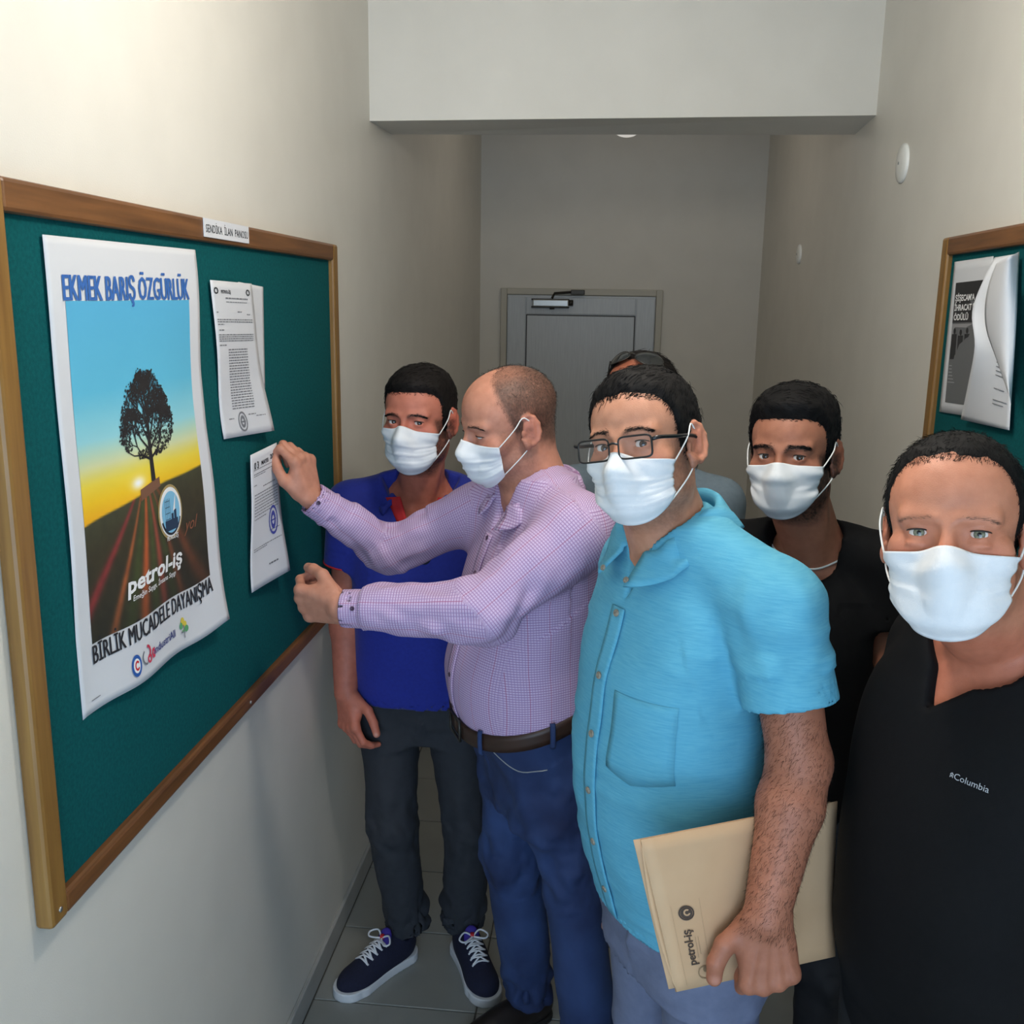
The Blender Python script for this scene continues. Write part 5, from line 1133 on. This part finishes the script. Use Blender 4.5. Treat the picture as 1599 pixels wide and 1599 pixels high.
# ------------------------------------------------------------------ man with sunglasses on his head, mostly hidden
def man_sunglasses():
    H = Head(at(998, 630, 2.40), 24, -12, 0, 1.04, 1.0); P1 = np.array([H.o[0] + .025, 2.46, H.o[2] - .175]); P0 = np.array([P1[0] + .0, 2.50, .80]); T = Torso(P0, P1, 12, std_sections(1.04, .01, 1, P1[2] - .80))
    shL, shR = T.p(-.185, -.01, T.L - .075), T.p(.185, -.01, T.L - .075); P = Person((P0[0], 2.5), 'man in grey-blue shirt with sunglasses pushed up on his head')
    F = Field(); add_head(H, F, .0044); neckpart(H, F, T); hV, hQ = P.skin_piece(F, .0035, *head_box(H, T)); HB = bvh(hV, hQ)
    ar = []
    for sd, sh, x in (('L', shL, -1), ('R', shR, 1)):
        el = sh + T.r * x * .02 - UP * .28; wr = el - UP * .24 + T.f * .05; ar.append((sh, el)); F = Field(); arm(F, sh, el, wr); Hand(wr, (0, -.1, -1), T.f, sd).build(F, [(.4, .5, .3)] * 4, [(.7, .6, -.2), (.9, .3, -.2), (1, .1, -.2)]); P.skin_piece(F, .006, *bounds(sh, el, wr, wr - UP * .2, pad=.08))
    legs = legs_of(T); inner_body(P, T, legs); P.finish_skin((176, 106, 80), H, .4, red=.8); P.eyes(H, (60, 44, 34)); P.brows(H, HB, m_hairb)
    line = (HAIRLINE, [.094, .092, .086, .074, .045, .0, -.022, -.012, -.022, -.045, -.062, -.07])
    P.hair(H, line, m_hairb, lambda L: .006 + .004 * sm(.05, .11, L[:, 2]), lambda L: np.stack([.2 * np.sign(L[:, 0]), -.8 + 0 * L[:, 0], -.3 + 0 * L[:, 0]], 1), 3500, .018, .0006, .05, edge=.012, bend=.2, rough=.3)
    P.mask(H, HB, -.020, bot=-.120, az=60, seed=9)
    m_l = material('dark_sunglass_lens', (26, 30, 32), .08, spec=.8); fr = []
    for x in (-1, 1):
        V = []; F = []
        for i, rr in enumerate((0, .5, .85, 1.0)):
            for a in np.arange(24) * math.pi / 12:
                px_, pz = x * .035 + .029 * rr * math.cos(a), .021 * rr * math.sin(a) * (1 - .18 * math.cos(a) * x * -1)
                V.append(H.w((px_, .073 - .9 * px_ * px_ * 8 - pz * .80 + .002 * (1 - rr * rr), .100 - 3.0 * px_ * px_ + pz * .72 + .004 * (1 - rr * rr))))
            if i: F += [((i - 1) * 24 + k, (i - 1) * 24 + (k + 1) % 24, i * 24 + (k + 1) % 24, i * 24 + k) for k in range(24)]
        fr.append((V, F))
    g = P.part('sunglasses', *join(tube(np.array(fr[0][0])[72:], .0014, 5, True), tube(np.array(fr[1][0])[72:], .0014, 5, True), tube(smooth_path([H.w((-.008, .078, .102)), H.w((0, .079, .105)), H.w((.008, .078, .102))], 6), .0016, 5),
        *[tube(smooth_path([H.w((x * .064, .050, .088)), H.w((x * .078, .02, .062)), H.w((x * .083, -.02, .03))], 10), .0018, 5) for x in (-1, 1)]), m_dark)
    for V, F in fr: P.part('lens', V, F, m_l, g)
    F = Field(); T.loft(F, .03, .05, T.L, .004)
    for x, sh in ((1, shR), (-1, shL)): F.cap(T.p(x * .035, -.015, T.L - .012), sh + UP * .004, .048, .060, .035)
    sl = [sleeve(F, sh, el, .6, .062, .072, .05, .03) for sh, el in ar]
    for e, u, rb in sl: bore(F, e, u, .062)
    F.cap(T.p(0, -.01, T.L - .05), H.w((0, -.02, -.06)), .060, .070, .004, 's'); V, Q = displaced(F, .007, *bounds(T.p(0, 0, .03), T.p(0, 0, T.L), shL, shR, sl[0][0], sl[1][0], pad=.24), folds(.004, (6, 6, 9), 41))
    mt = material('grey_blue_cotton_shirt', (112, 128, 140), .85, (104, 120, 132), 80); st = P.part('shirt', V, Q, mt); TS = bvh(V, Q)
    G, m = collar(TS, T, T.p(0, -.018, T.L - .022), .066, .070, .030, -.030, 158, .044, .066, .45, point=.3); P.part('collar', *m, mt, st)
    trousers(P, T, legs, material('charcoal_trouser', (30, 32, 38)), .12, seed=18, h=.009)
    for l in legs: simple_shoe(P, l[2], T.f, 'shoe', material('black_leather', (20, 20, 21), .4))

# ------------------------------------------------------------------ man in royal blue polo
m_polo = material('royal_blue_pique', (22, 42, 150), .8, (18, 36, 138), 120, bump=.2, bscale=900, sheen=.1)
m_red = material('red_trim', (190, 34, 42), .75)
def sneaker(P, ankle, toe):
    f = nrm([toe[0] - ankle[0], toe[1] - ankle[1], 0]); r = np.cross(f, UP); o = np.array([toe[0], toe[1], 0]) - f * .285; M = np.stack([r, f, UP], 1); w = lambda *v: o + M @ np.array(v)
    F = Field(); F.ell(w(0, .05, .055), (.036, .052, .060), M, .02); F.ell(w(0, .12, .048), (.042, .08, .052), M, .03); F.ell(w(0, .205, .030), (.046, .070, .038), M, .03)
    F.add(lambda p: .020 - (p - o) @ UP, o - 1, o + 1, .002, 'i'); F.cap(w(0, .05, .16), w(0, .05, .085), .034, .030, .006, 's')
    V, Q = polygonise(F, .0038, *bounds(w(-.06, -.02, 0), w(.06, .30, .12), w(.06, -.02, 0), w(-.06, .30, .1), pad=.015)); sh = P.part('sneaker', V, Q, material('navy_canvas', (20, 24, 52), .9, (16, 19, 42), 200, bump=.2, bscale=900)); T = bvh(V, Q)
    sole_mesh(P, sh, o, M, material('white_rubber', (206, 208, 212), .5), .026, 1.07, .0035)
    F = Field(); F.ell(w(0, .112, .098), (.024, .010, .034), M @ np.array([[1, 0, 0], [0, .85, -.5], [0, .5, .85]]), .004); V, Q = polygonise(F, .004, w(0, .11, .1) - .06, w(0, .11, .1) + .06); P.part('tongue', V, Q, material('purple_tongue', (56, 40, 140), .8), sh)
    P.part('tongue_tag', *box(w(0, .118, .112) - .006, w(0, .118, .112) + .005, .001), m_red, sh)
    lace = material('white_lace', (214, 216, 222), .8); N = 5
    def top(x, y):
        h = cast(T, w(x, y, .25), -UP); return (h[0] + UP * .003) if h else w(x, y, .09)
    for i in range(N):
        y = .125 + i * .017; P.part('lace', *tube(smooth_path([top(-.025, y - .002), top(-.012, y), top(0, y), top(.012, y), top(.025, y + .002)], 12), .0034, 6, flat=.6), lace, sh)
        if i < N - 1:
            for sx in (-1, 1): P.part('lace', *tube(smooth_path([top(-.022 * sx, y), top(0, y + .009) + UP * .003, top(.022 * sx, y + .017)], 8), .003, 6, flat=.6), lace, sh)
    for sx in (-1, 1):
        c = top(0, .122) + UP * .006; P.part('lace', *tube(smooth_path([c, c + M @ np.array([sx * .022, -.008, .012]), c + M @ np.array([sx * .042, .006, .004]), c + M @ np.array([sx * .03, .018, .0]), c], 20), .0026, 6), lace, sh)
    return sh
def man_polo():
    P1 = at(657, 752, 2.46); P0 = np.array([-.49, 2.50, .76]); T = Torso(P0, P1, -6, std_sections(1.04, .012, 1, P1[2] - .76))
    shL, shR = T.p(-.190, -.01, T.L - .07), T.p(.185, -.01, T.L - .075); P = Person((-.48, 2.48), 'man in royal blue polo shirt and navy sneakers standing by the notice board')
    H = Head(at(655, 655, 2.38), 12, -1, 0, 1.05, .98)
    F = Field(); add_head(H, F, .0040); neckpart(H, F, T); hV, hQ = P.skin_piece(F, .0032, *head_box(H, T)); HB = bvh(hV, hQ)
    elR, wrR = at(543, 935, 2.47), at(540, 1082, 2.40); elL = shL + T.r * -.03 - UP * .27; wrL = elL - UP * .22 + T.f * .06
    F = Field(); arm(F, shR, elR, wrR, (.050, .044, .047, .031)); hd = Hand(wrR, at(548, 1150, 2.365) - wrR, at(590, 1110, 2.30) - wrR, 'R', 1.05)
    hd.build(F, [(.35, .75, .4), (.45, .8, .4), (.5, .85, .4), (.6, .85, .4)], [(.72, .62, -.30), (.94, .25, -.2), (1, .05, -.15)]); P.skin_piece(F, .003, *bounds(shR, elR, wrR, *[t[0] for t in hd.tips], pad=.065)); nl = [(hd.tips[4][0] + [0, -.008, 0], .006, (224, 176, 160))]
    F = Field(); arm(F, shL, elL, wrL); Hand(wrL, (0, -.1, -1), T.f, 'L').build(F, [(.4, .5, .3)] * 4, [(.7, .6, -.2), (.9, .3, -.2), (1, .1, -.2)]); P.skin_piece(F, .006, *bounds(shL, elL, wrL, wrL - UP * .2, pad=.08))
    toeR, toeL = np.array([-.685, 2.262, 0]), np.array([-.262, 2.285, 0])
    aR, aL = np.array([-.530, 2.475, .095]), np.array([-.375, 2.52, .095])
    legs = [(T.p(.09, 0, .03), at(612, 1290, 2.44), aR), (T.p(-.09, 0, .03), at(730, 1290, 2.46), aL)]; inner_body(P, T, legs)
    P.finish_skin((196, 122, 100), H, .95, red=1.3, flush=.4, nails=nl, brow=.9, brow_dz=-.002, brow_th=.006); P.eyes(H, (60, 42, 32), open_=.0040); P.brows(H, HB, m_hair, 420, .006, .003, w=.0006, dz=-.002)
    line = (HAIRLINE, [.068, .068, .067, .063, .050, .004, -.040, -.030, -.022, -.045, -.062, -.07])
    P.hair(H, line, m_hairb, lambda L: .005 + .012 * sm(.04, .11, L[:, 2]), lambda L: np.stack([.7 + 0 * L[:, 0], .7 + 0 * L[:, 0], -.1 - 1.3 * (np.abs(L[:, 0]) > .06)], 1), 8000, .016, .0006, .0, edge=.014, bend=.22, rough=.3, jit=.12)
    P.mask(H, HB, -.016, bot=-.122, az=62, seed=12, tilt=.004)
    F = Field(); T.loft(F, .03, .055, T.L, .004)
    for x, sh in ((1, shR), (-1, shL)): F.cap(T.p(x * .035, -.015, T.L - .012), sh + UP * .004, .048, .060, .035)
    sl = [sleeve(F, shR, elR, .60, .062, .068, .05, .03), sleeve(F, shL, elL, .6, .062, .07, .05, .03)]
    for e, u, rb in sl: bore(F, e, u, .058)
    F.loft(P0, T.u, T.r, T.f, T.S, .002, .0, .08, 2.4, -.003, 's'); F.cap(T.p(0, -.012, T.L - .05), H.w((0, -.02, -.06)), .064, .076, .004, 's'); v0, vt = T.L - .175, T.L - .02
    def vcut(p):
        L = T.l(p); return np.maximum(np.abs(L[:, 0]) - .085 * np.clip((L[:, 2] - v0) / (vt - v0), -1, 1.2), -L[:, 1]) * .8
    F.add(vcut, T.p(0, .09, T.L - .07) - .12, T.p(0, .09, T.L - .07) + .12, .003, 's')
    f1 = folds(.004, (6, 6, 9), 51); V, Q = displaced(F, .006, *bounds(T.p(0, 0, .03), T.p(0, 0, T.L), shL, shR, sl[0][0], sl[1][0], pad=.24), lambda V: f1(V) * sm(.09, .12, T.l(V)[:, 2]), [x[:2] for x in sl]); st = P.part('polo_shirt', V, Q, m_polo); TS = bvh(V, Q)
    G, m = collar(TS, T, T.p(0, -.014, T.L - .025), .070, .074, .028, -.022, 128, .044, .056, .5, point=.1); P.part('collar', *m, m_polo, st)
    for x in (-1, 1):     # red inside of the open placket, along both edges of the neck opening
        zz = np.linspace(v0 + .004, vt - .012, 12); G2 = []
        for i, z in enumerate(zz):
            k = (z - v0) / (vt - v0); xe = .085 * k + .004; h = cast(TS, T.p(x * (xe + .006), .4, z), -T.f); y_ = ((h[0] - T.P0) @ T.f if h else .09); wd = .010 + .030 * k
            G2.append([T.p(x * (xe + .004 - wd * q), y_ + .0015 + .004 * q, z + .004 * q) for q in (0, .35, .7, 1)])
        G2 = np.array(G2); G2 = G2[::-1] if x > 0 else G2; P.part('red_facing', *sheet(G2, .002), m_red, st)
        P.part('button', *button(G2[5, 1] + T.f * .002, T.f, .0045), m_ink, st)
    for e, u, rb in sl[:1]:   # red sleeve edge
        a = nrm(np.cross(u, T.f)); b = np.cross(u, a); P.part('sleeve_trim', *tube([e - u * .002 + .0665 * (a * math.cos(q) + b * math.sin(q)) for q in np.linspace(0, 2 * math.pi, 31)[:-1]], .0028, 5, True), m_red, st)
    h = cast(TS, CAMP, ray(663, 872))
    if h: P.part('chest_emblem', *button(h[0] + h[1] * .0012, h[1], .016), material('dark_emblem', (22, 30, 52), .8), st)
    trousers(P, T, legs, material('charcoal_chino', (44, 47, 54), .85, (38, 41, 48), 50), .14, seed=14, rt=.088, rk=.066, ra=.062, amp=.007)
    sneaker(P, aR, toeR); sneaker(P, aL, toeL)

# ------------------------------------------------------------------ man in checked shirt pinning the letter
def check_material():
    m = bpy.data.materials.new('lilac_check_cotton'); m.use_nodes = True; nt = m.node_tree; L = nt.links; N = nt.nodes.new; b = nt.nodes['Principled BSDF']; b.inputs['Roughness'].default_value = .8
    a = N('ShaderNodeAttribute'); a.attribute_name = 'weave'; sp = N('ShaderNodeSeparateXYZ'); L.new(a.outputs['Vector'], sp.inputs[0])
    def lines(sock, pitch, duty):
        mu = N('ShaderNodeMath'); mu.operation = 'MULTIPLY'; mu.inputs[1].default_value = 1 / pitch; L.new(sock, mu.inputs[0]); fr = N('ShaderNodeMath'); fr.operation = 'FRACT'; L.new(mu.outputs[0], fr.inputs[0])
        lt = N('ShaderNodeMath'); lt.operation = 'LESS_THAN'; lt.inputs[1].default_value = duty; L.new(fr.outputs[0], lt.inputs[0]); return lt.outputs[0]
    def mix(f, A, B):
        mx = N('ShaderNodeMix'); mx.data_type = 'RGBA'; L.new(f, mx.inputs['Factor'])
        for k, v in (('A', A), ('B', B)):
            if isinstance(v, tuple): mx.inputs[k].default_value = list(lin(v)) + [1]
            else: L.new(v, mx.inputs[k])
        return mx.outputs['Result']
    c = mix(lines(sp.outputs['Y'], .0054, .28), (202, 180, 210), (152, 112, 156)); c = mix(lines(sp.outputs['X'], .0054, .20), c, (156, 128, 176)); c = mix(lines(sp.outputs['X'], .0432, .02), c, (158, 70, 110)); L.new(c, b.inputs['Base Color']); return m
def man_checked():
    P1 = np.array([-.160, 2.02, 1.520]); P0 = np.array([-.140, 2.09, .80]); S = std_sections(1.08, .045, 1.06, np.linalg.norm(P1 - P0)); T = Torso(P0, P1, 62, S)
    shL, shR = at(905, 830, 1.87), at(742, 800, 2.15); P = Person((-.14, 2.08), 'man in lilac checked shirt and jeans reaching both arms to the notice board')
    H = Head(at(793, 661, 2.0), 58, 12, 3, 1.0, 1.0, 1.05)
    F = Field(); add_head(H, F, .0022, -.0028); neckpart(H, F, T, -.012, .062, .068); hV, hQ = P.skin_piece(F, .0027, *head_box(H, T)); HB = bvh(hV, hQ)
    elR, wrR = at(606, 858, 2.15), at(484, 776, 2.065); elL, wrL = at(755, 954, 1.78), at(532, 950, 1.80)
    F = Field(); arm(F, shR, elR, wrR, (.04, .033, .035, .026)); hr = Hand(wrR, at(464, 690, 2.055) - wrR, (-.3, -1, .0), 'R', 1.0)
    hr.build(F, [(.70, 1.45, .75), (.75, 1.55, .8), (.8, 1.6, .8), (.85, 1.6, .8)], [(.80, .45, -.35), (.92, -.08, -.38), (.85, -.40, -.32)], (.02, .0, -.03, -.06), tlen=.88)
    P.skin_piece(F, .0028, *bounds(elR, wrR, *[t[0] for t in hr.tips], hr.p(.1, 0, .02), pad=.05))
    F = Field(); arm(F, shL, elL, wrL, (.04, .033, .035, .026)); hl = Hand(wrL, at(455, 936, 1.84) - wrL, (0, -.25, 1), 'L', 1.03)
    hl.build(F, [(.9, 1.1, .6), (.95, 1.2, .7), (1.0, 1.25, .7), (1.0, 1.25, .7)], [(.75, .50, -.40), (.92, .05, -.4), (.85, -.25, -.5)], (.03, .0, -.03, -.08))
    P.skin_piece(F, .0028, *bounds(elL, wrL, *[t[0] for t in hl.tips], hl.p(.1, 0, .02), pad=.05))
    anR, anL = np.array([-.155, 2.25, .085]), np.array([.02, 2.02, .085])
    legs = [(T.p(.09, .01, .02), at(800, 1330, 2.16), anR), (T.p(-.09, .01, .02), at(890, 1340, 2.0), anL)]; inner_body(P, T, legs)
    def crown_(L):
        x, y, z = np.abs(L[:, 0]), L[:, 1], L[:, 2]; phi = np.degrees(np.arctan2(x, y)); g = z - np.interp(phi, HAIRLINE, [.16, .14, .112, .086, .052, .012, -.024, -.012, -.030, -.050, -.066, -.07])
        ear = sm(.0755, .0785, x) * np.exp(-((y + .010) / .024) ** 4 - ((z + .002) / .036) ** 4); thin = 1 - .45 * sm(.085, .112, z) * sm(-.06, .0, y)
        return sm(-.010, .030, g + .006 * vnoise(L * 120)) * thin * .80 * (1 - np.clip(ear * 1.2, 0, 1)) * (1 - .25 * np.clip(vnoise(L * 420), 0, 1)), (58, 47, 41)
    P.finish_skin((198, 138, 114), H, .35, scalp=crown_, red=.9); P.eyes(H, (60, 44, 34), gaze=at(440, 720, 2.1) - [0, 0, .25], dz=-.0028, open_=.0022); P.brows(H, HB, m_hairb, 170, .005, .003, w=.0006)
    line = (HAIRLINE, [.16, .14, .115, .088, .052, .012, -.022, -.012, -.030, -.050, -.066, -.07])
    lineB = (HAIRLINE + [], [.16, .14, .11, .085, .052, .012, -.024, -.012, -.030, -.050, -.066, -.07])
    P.hair(H, lineB, m_hairg, lambda L: .0004 + 0 * L[:, 0], lambda L: np.stack([0 * L[:, 0], .3 + 0 * L[:, 0], -.8 + 0 * L[:, 0]], 1), 13000, .0042, .00022, .5, edge=.03, bend=.1, rough=.2, jit=.4, base=False)
    P.mask(H, HB, -.018, bot=-.120, az=58, seed=15, pleats=True)
    # shirt with long sleeves
    F = Field(); T.loft(F, .03, .06, T.L, .004); F.ell(T.p(0, .035, .27), (.17, .155, .14), np.stack([T.r, T.f, T.u], 1), .05); BT = (.238, .42)
    F.add(lambda p: (BT[0] - BT[1] * ((p - T.P0) @ T.f) - (p - T.P0) @ T.u) * .93, T.P0 - 2, T.P0 + 2, 0, 'i')
    for x, sh in ((1, shR), (-1, shL)): F.cap(T.p(x * .035, -.015, T.L - .015), sh, .050, .064, .04)
    cuffs = []
    for sh, el, wr in ((shR, elR, wrR), (shL, elL, wrL)):
        u = nrm(wr - el); e = wr - u * .004; ra_ = .062 if sh is shR else .070; rb_ = .050 if sh is shR else .057; F.cap(sh, el, ra_, rb_, .04); F.cap(el, e, rb_, .042, .03, cut=[(e - u * .045, u)]); F.cap(e - u * .06, e + u * .02, .0395, .0375, .004, cut=[(e, u)]); cuffs.append((e, u))
    for e, u in cuffs: F.cap(e + u * .03, e - u * .02, .0325, .0325, .002, 's')
    F.cap(T.p(0, -.012, T.L - .05), H.w((0, -.02, -.06)), .062, .074, .004, 's'); v0, vt = T.L - .11, T.L - .01
    def vcut(p):
        L = T.l(p); return np.maximum(np.abs(L[:, 0]) - .045 * np.clip((L[:, 2] - v0) / (vt - v0), -1, 1.3), -L[:, 1]) * .8
    F.add(vcut, T.p(0, .09, T.L - .05) - .10, T.p(0, .09, T.L - .05) + .10, .003, 's')
    dd = [folds(.0035, (6, 6, 9), 61)]
    for (sh, el, wr), sd in (((shR, elR, wrR), 3), ((shL, elL, wrL), 8)): dd += [limb_folds(sh, el, .009, sd, 24, 2, .75, .12), limb_folds(el, wr, .008, sd + 2, 24, 2, .25, .12), limb_folds(el, wr, .005, sd + 4, 30, 2, .75, .06)]
    dd.append(lambda V: .006 * vnoise(np.stack([T.l(V)[:, 0] * 14, T.l(V)[:, 2] * 3 + T.l(V)[:, 0] * 4, 0 * V[:, 0]], 1)) * sm(.25, .45, T.l(V)[:, 2]) * (T.l(V)[:, 1] > 0))
    def dsp(V):
        d = sum(f(V) for f in dd)
        for e, u in cuffs: d = d * (1 - .85 * (np.linalg.norm(V - e, axis=1) < .055))
        return d
    V, Q = displaced(F, .0052, *bounds(T.p(0, 0, .17), T.p(0, 0, T.L), shL, shR, elL, elR, wrL, wrR, pad=.25), dsp, cuffs)
    mt = check_material(); uv = weave_coords(V, normals(V, Q), T, [(shR, elR, .065, 1), (elR, wrR, .05, 2), (shL, elL, .065, 3), (elL, wrL, .05, 4)]); st = P.part('shirt', V, Q, mt, uv=uv); TS = bvh(V, Q)
    G, m = collar(TS, T, T.p(0, -.016, T.L - .022), .070, .074, .030, -.030, 155, .044, .068, .45, point=.25)
    def flatuv(Vv): L = T.l(Vv); return np.stack([np.arctan2(L[:, 0], L[:, 1]) * .08, L[:, 2], 0 * L[:, 0]], 1)
    P.part('collar', *m, mt, st, uv=flatuv(m[0]))
    zz = np.linspace(T.L - .115, .20, 30); o_ = [T.p(0, .45, z) for z in zz]; m = strip_on(TS, o_, [-T.f] * len(o_), T.r, .032, .002, .002); P.part('placket', *m, mt, st, uv=flatuv(m[0]))
    bt = material('dark_plum_button', (70, 48, 72), .35)
    for z in np.linspace(T.L - .125, .225, 6):
        h = cast(TS, T.p(0, .45, z), -T.f); P.part('button', *button(h[0] + h[1] * .0025, h[1], .0055), bt, st)
    for e, u in cuffs:
        h = cast(TS, CAMP, (e - u * .02) - CAMP)
        if h: P.part('button', *button(h[0] + h[1] * .001, h[1], .0045), bt, st)
    m_jean = material('blue_denim', (46, 70, 118), .85, (14, 28, 66), 6, bump=.25, bscale=1200, detail=5, stretch=(1, 1, .7))
    tr, V, Q = trousers(P, T, legs, m_jean, .33, seed=24, rt=.092, rk=.070, ra=.062, amp=.010, h=.0055, name='jeans', tilt=(BT[0] + .012, BT[1])); TJ = bvh(V, Q)
    # belt
    BZ = lambda a: tuple(BT[0] - BT[1] * .135 * math.cos(a) - .026 + .013 * q for q in range(4))
    G2 = []; m_belt = material('brown_leather', (58, 36, 26), .45, (46, 28, 20), 20)
    for a in np.linspace(0, 2 * math.pi, 73):
        row = []
        for z in BZ(a):
            dr = T.r * math.sin(a) + T.f * math.cos(a); h = cast(TJ, T.p(0, 0, z) + dr * .5, -dr); hs = cast(TS, T.p(0, 0, z) + dr * .5, -dr); b_ = [x for x in (h, hs) if x]; rad = max(((x[0] - T.p(0, 0, z)) @ dr for x in b_), default=.16); row.append(rad)
        G2.append(row)
    R2 = np.array(G2)
    for it in range(6): R2 = (np.roll(R2, 1, 0) + R2 + np.roll(R2, -1, 0)) / 3
    R2[:] = R2.max(1)[:, None] + .004; an = np.linspace(0, 2 * math.pi, 73)
    G2 = np.array([[T.p(0, 0, z) + (T.r * math.sin(a) + T.f * math.cos(a)) * R2[i, j] for j, z in enumerate(BZ(a))] for i, a in enumerate(an)]); blt = P.part('belt', *sheet(G2[::-1], .003), m_belt)
    def bp(a, z, o):
        z = z - .148 + BZ(a)[1] + .006; i = int(round((a % (2 * math.pi)) / (2 * math.pi) * 72))
        return T.p(0, 0, z) + (T.r * math.sin(a) + T.f * math.cos(a)) * (R2[i, 0] + o)
    P.part('buckle', *tube([bp(.16, .124, .004), bp(.16, .171, .004), bp(-.16, .171, .004), bp(-.16, .124, .004)], .0035, 6, True), m_dark, blt)
    for a in (.75, -.55, -1.35, 1.6, -2.3, 2.4): P.part('belt_loop', *tube([bp(a, .118, .001), bp(a, .125, .005), bp(a, .148, .006), bp(a, .170, .005), bp(a, .176, .001)], .006, 6, flat=.5), m_jean, tr)
    stt = material('denim_stitch', (150, 150, 150), .8); pts = []
    for q in np.linspace(0, 1, 14):
        a = -.55 - .75 * q; z = BZ(a)[0] - .012 - .055 * math.sin(min(1, q * 1.35) * 1.57); h = cast(TJ, T.p(0, 0, z) + (T.r * math.sin(a) + T.f * math.cos(a)) * .5, -(T.r * math.sin(a) + T.f * math.cos(a))); pts.append(h[0] + h[1] * .0008 if h else bp(a, z, 0))
    P.part('pocket_seam', *tube(pts, .0014, 5), stt, tr)
    for a_, f_ in ((anR, nrm([-.75, -.66, 0])), (anL, nrm([-.8, -.6, 0]))): simple_shoe(P, a_, f_, 'shoe', material('dark_brown_leather', (32, 26, 24), .4))
    # ring with a dark stone
    q = hl.p(.086, -.012) ; h = nrm(hl.d * .55 - hl.n * .8); q = q + h * .018; a = nrm(np.cross(h, hl.s)); b = np.cross(h, a)
    rgp = P.part('ring', *tube([q + .0108 * (a * math.cos(t) + b * math.sin(t)) for t in np.linspace(0, 2 * math.pi, 25)[:-1]], .0016, 6, True), m_alu); F = Field(); F.ell(q + hl.d * .010 + hl.n * .006, (.007, .007, .007), None, .002); V, Q = polygonise(F, .002, q - .03, q + .03); P.part('stone', V, Q, material('black_onyx', (14, 14, 16), .15), rgp)
for x0, x1 in ((WX0 + .05, .03), (.08, WX1 - .05)):      # window panes behind the camera
    obj('pane', *box((x0, WIN_Y - .064, WZ0 + .05), (x1, WIN_Y - .060, WZ1 - .05)), glass_thin(), wn, smooth=False)
man_polo()
man_checked()
man_sunglasses()
man_beard()
man_turquoise()
man_vneck()
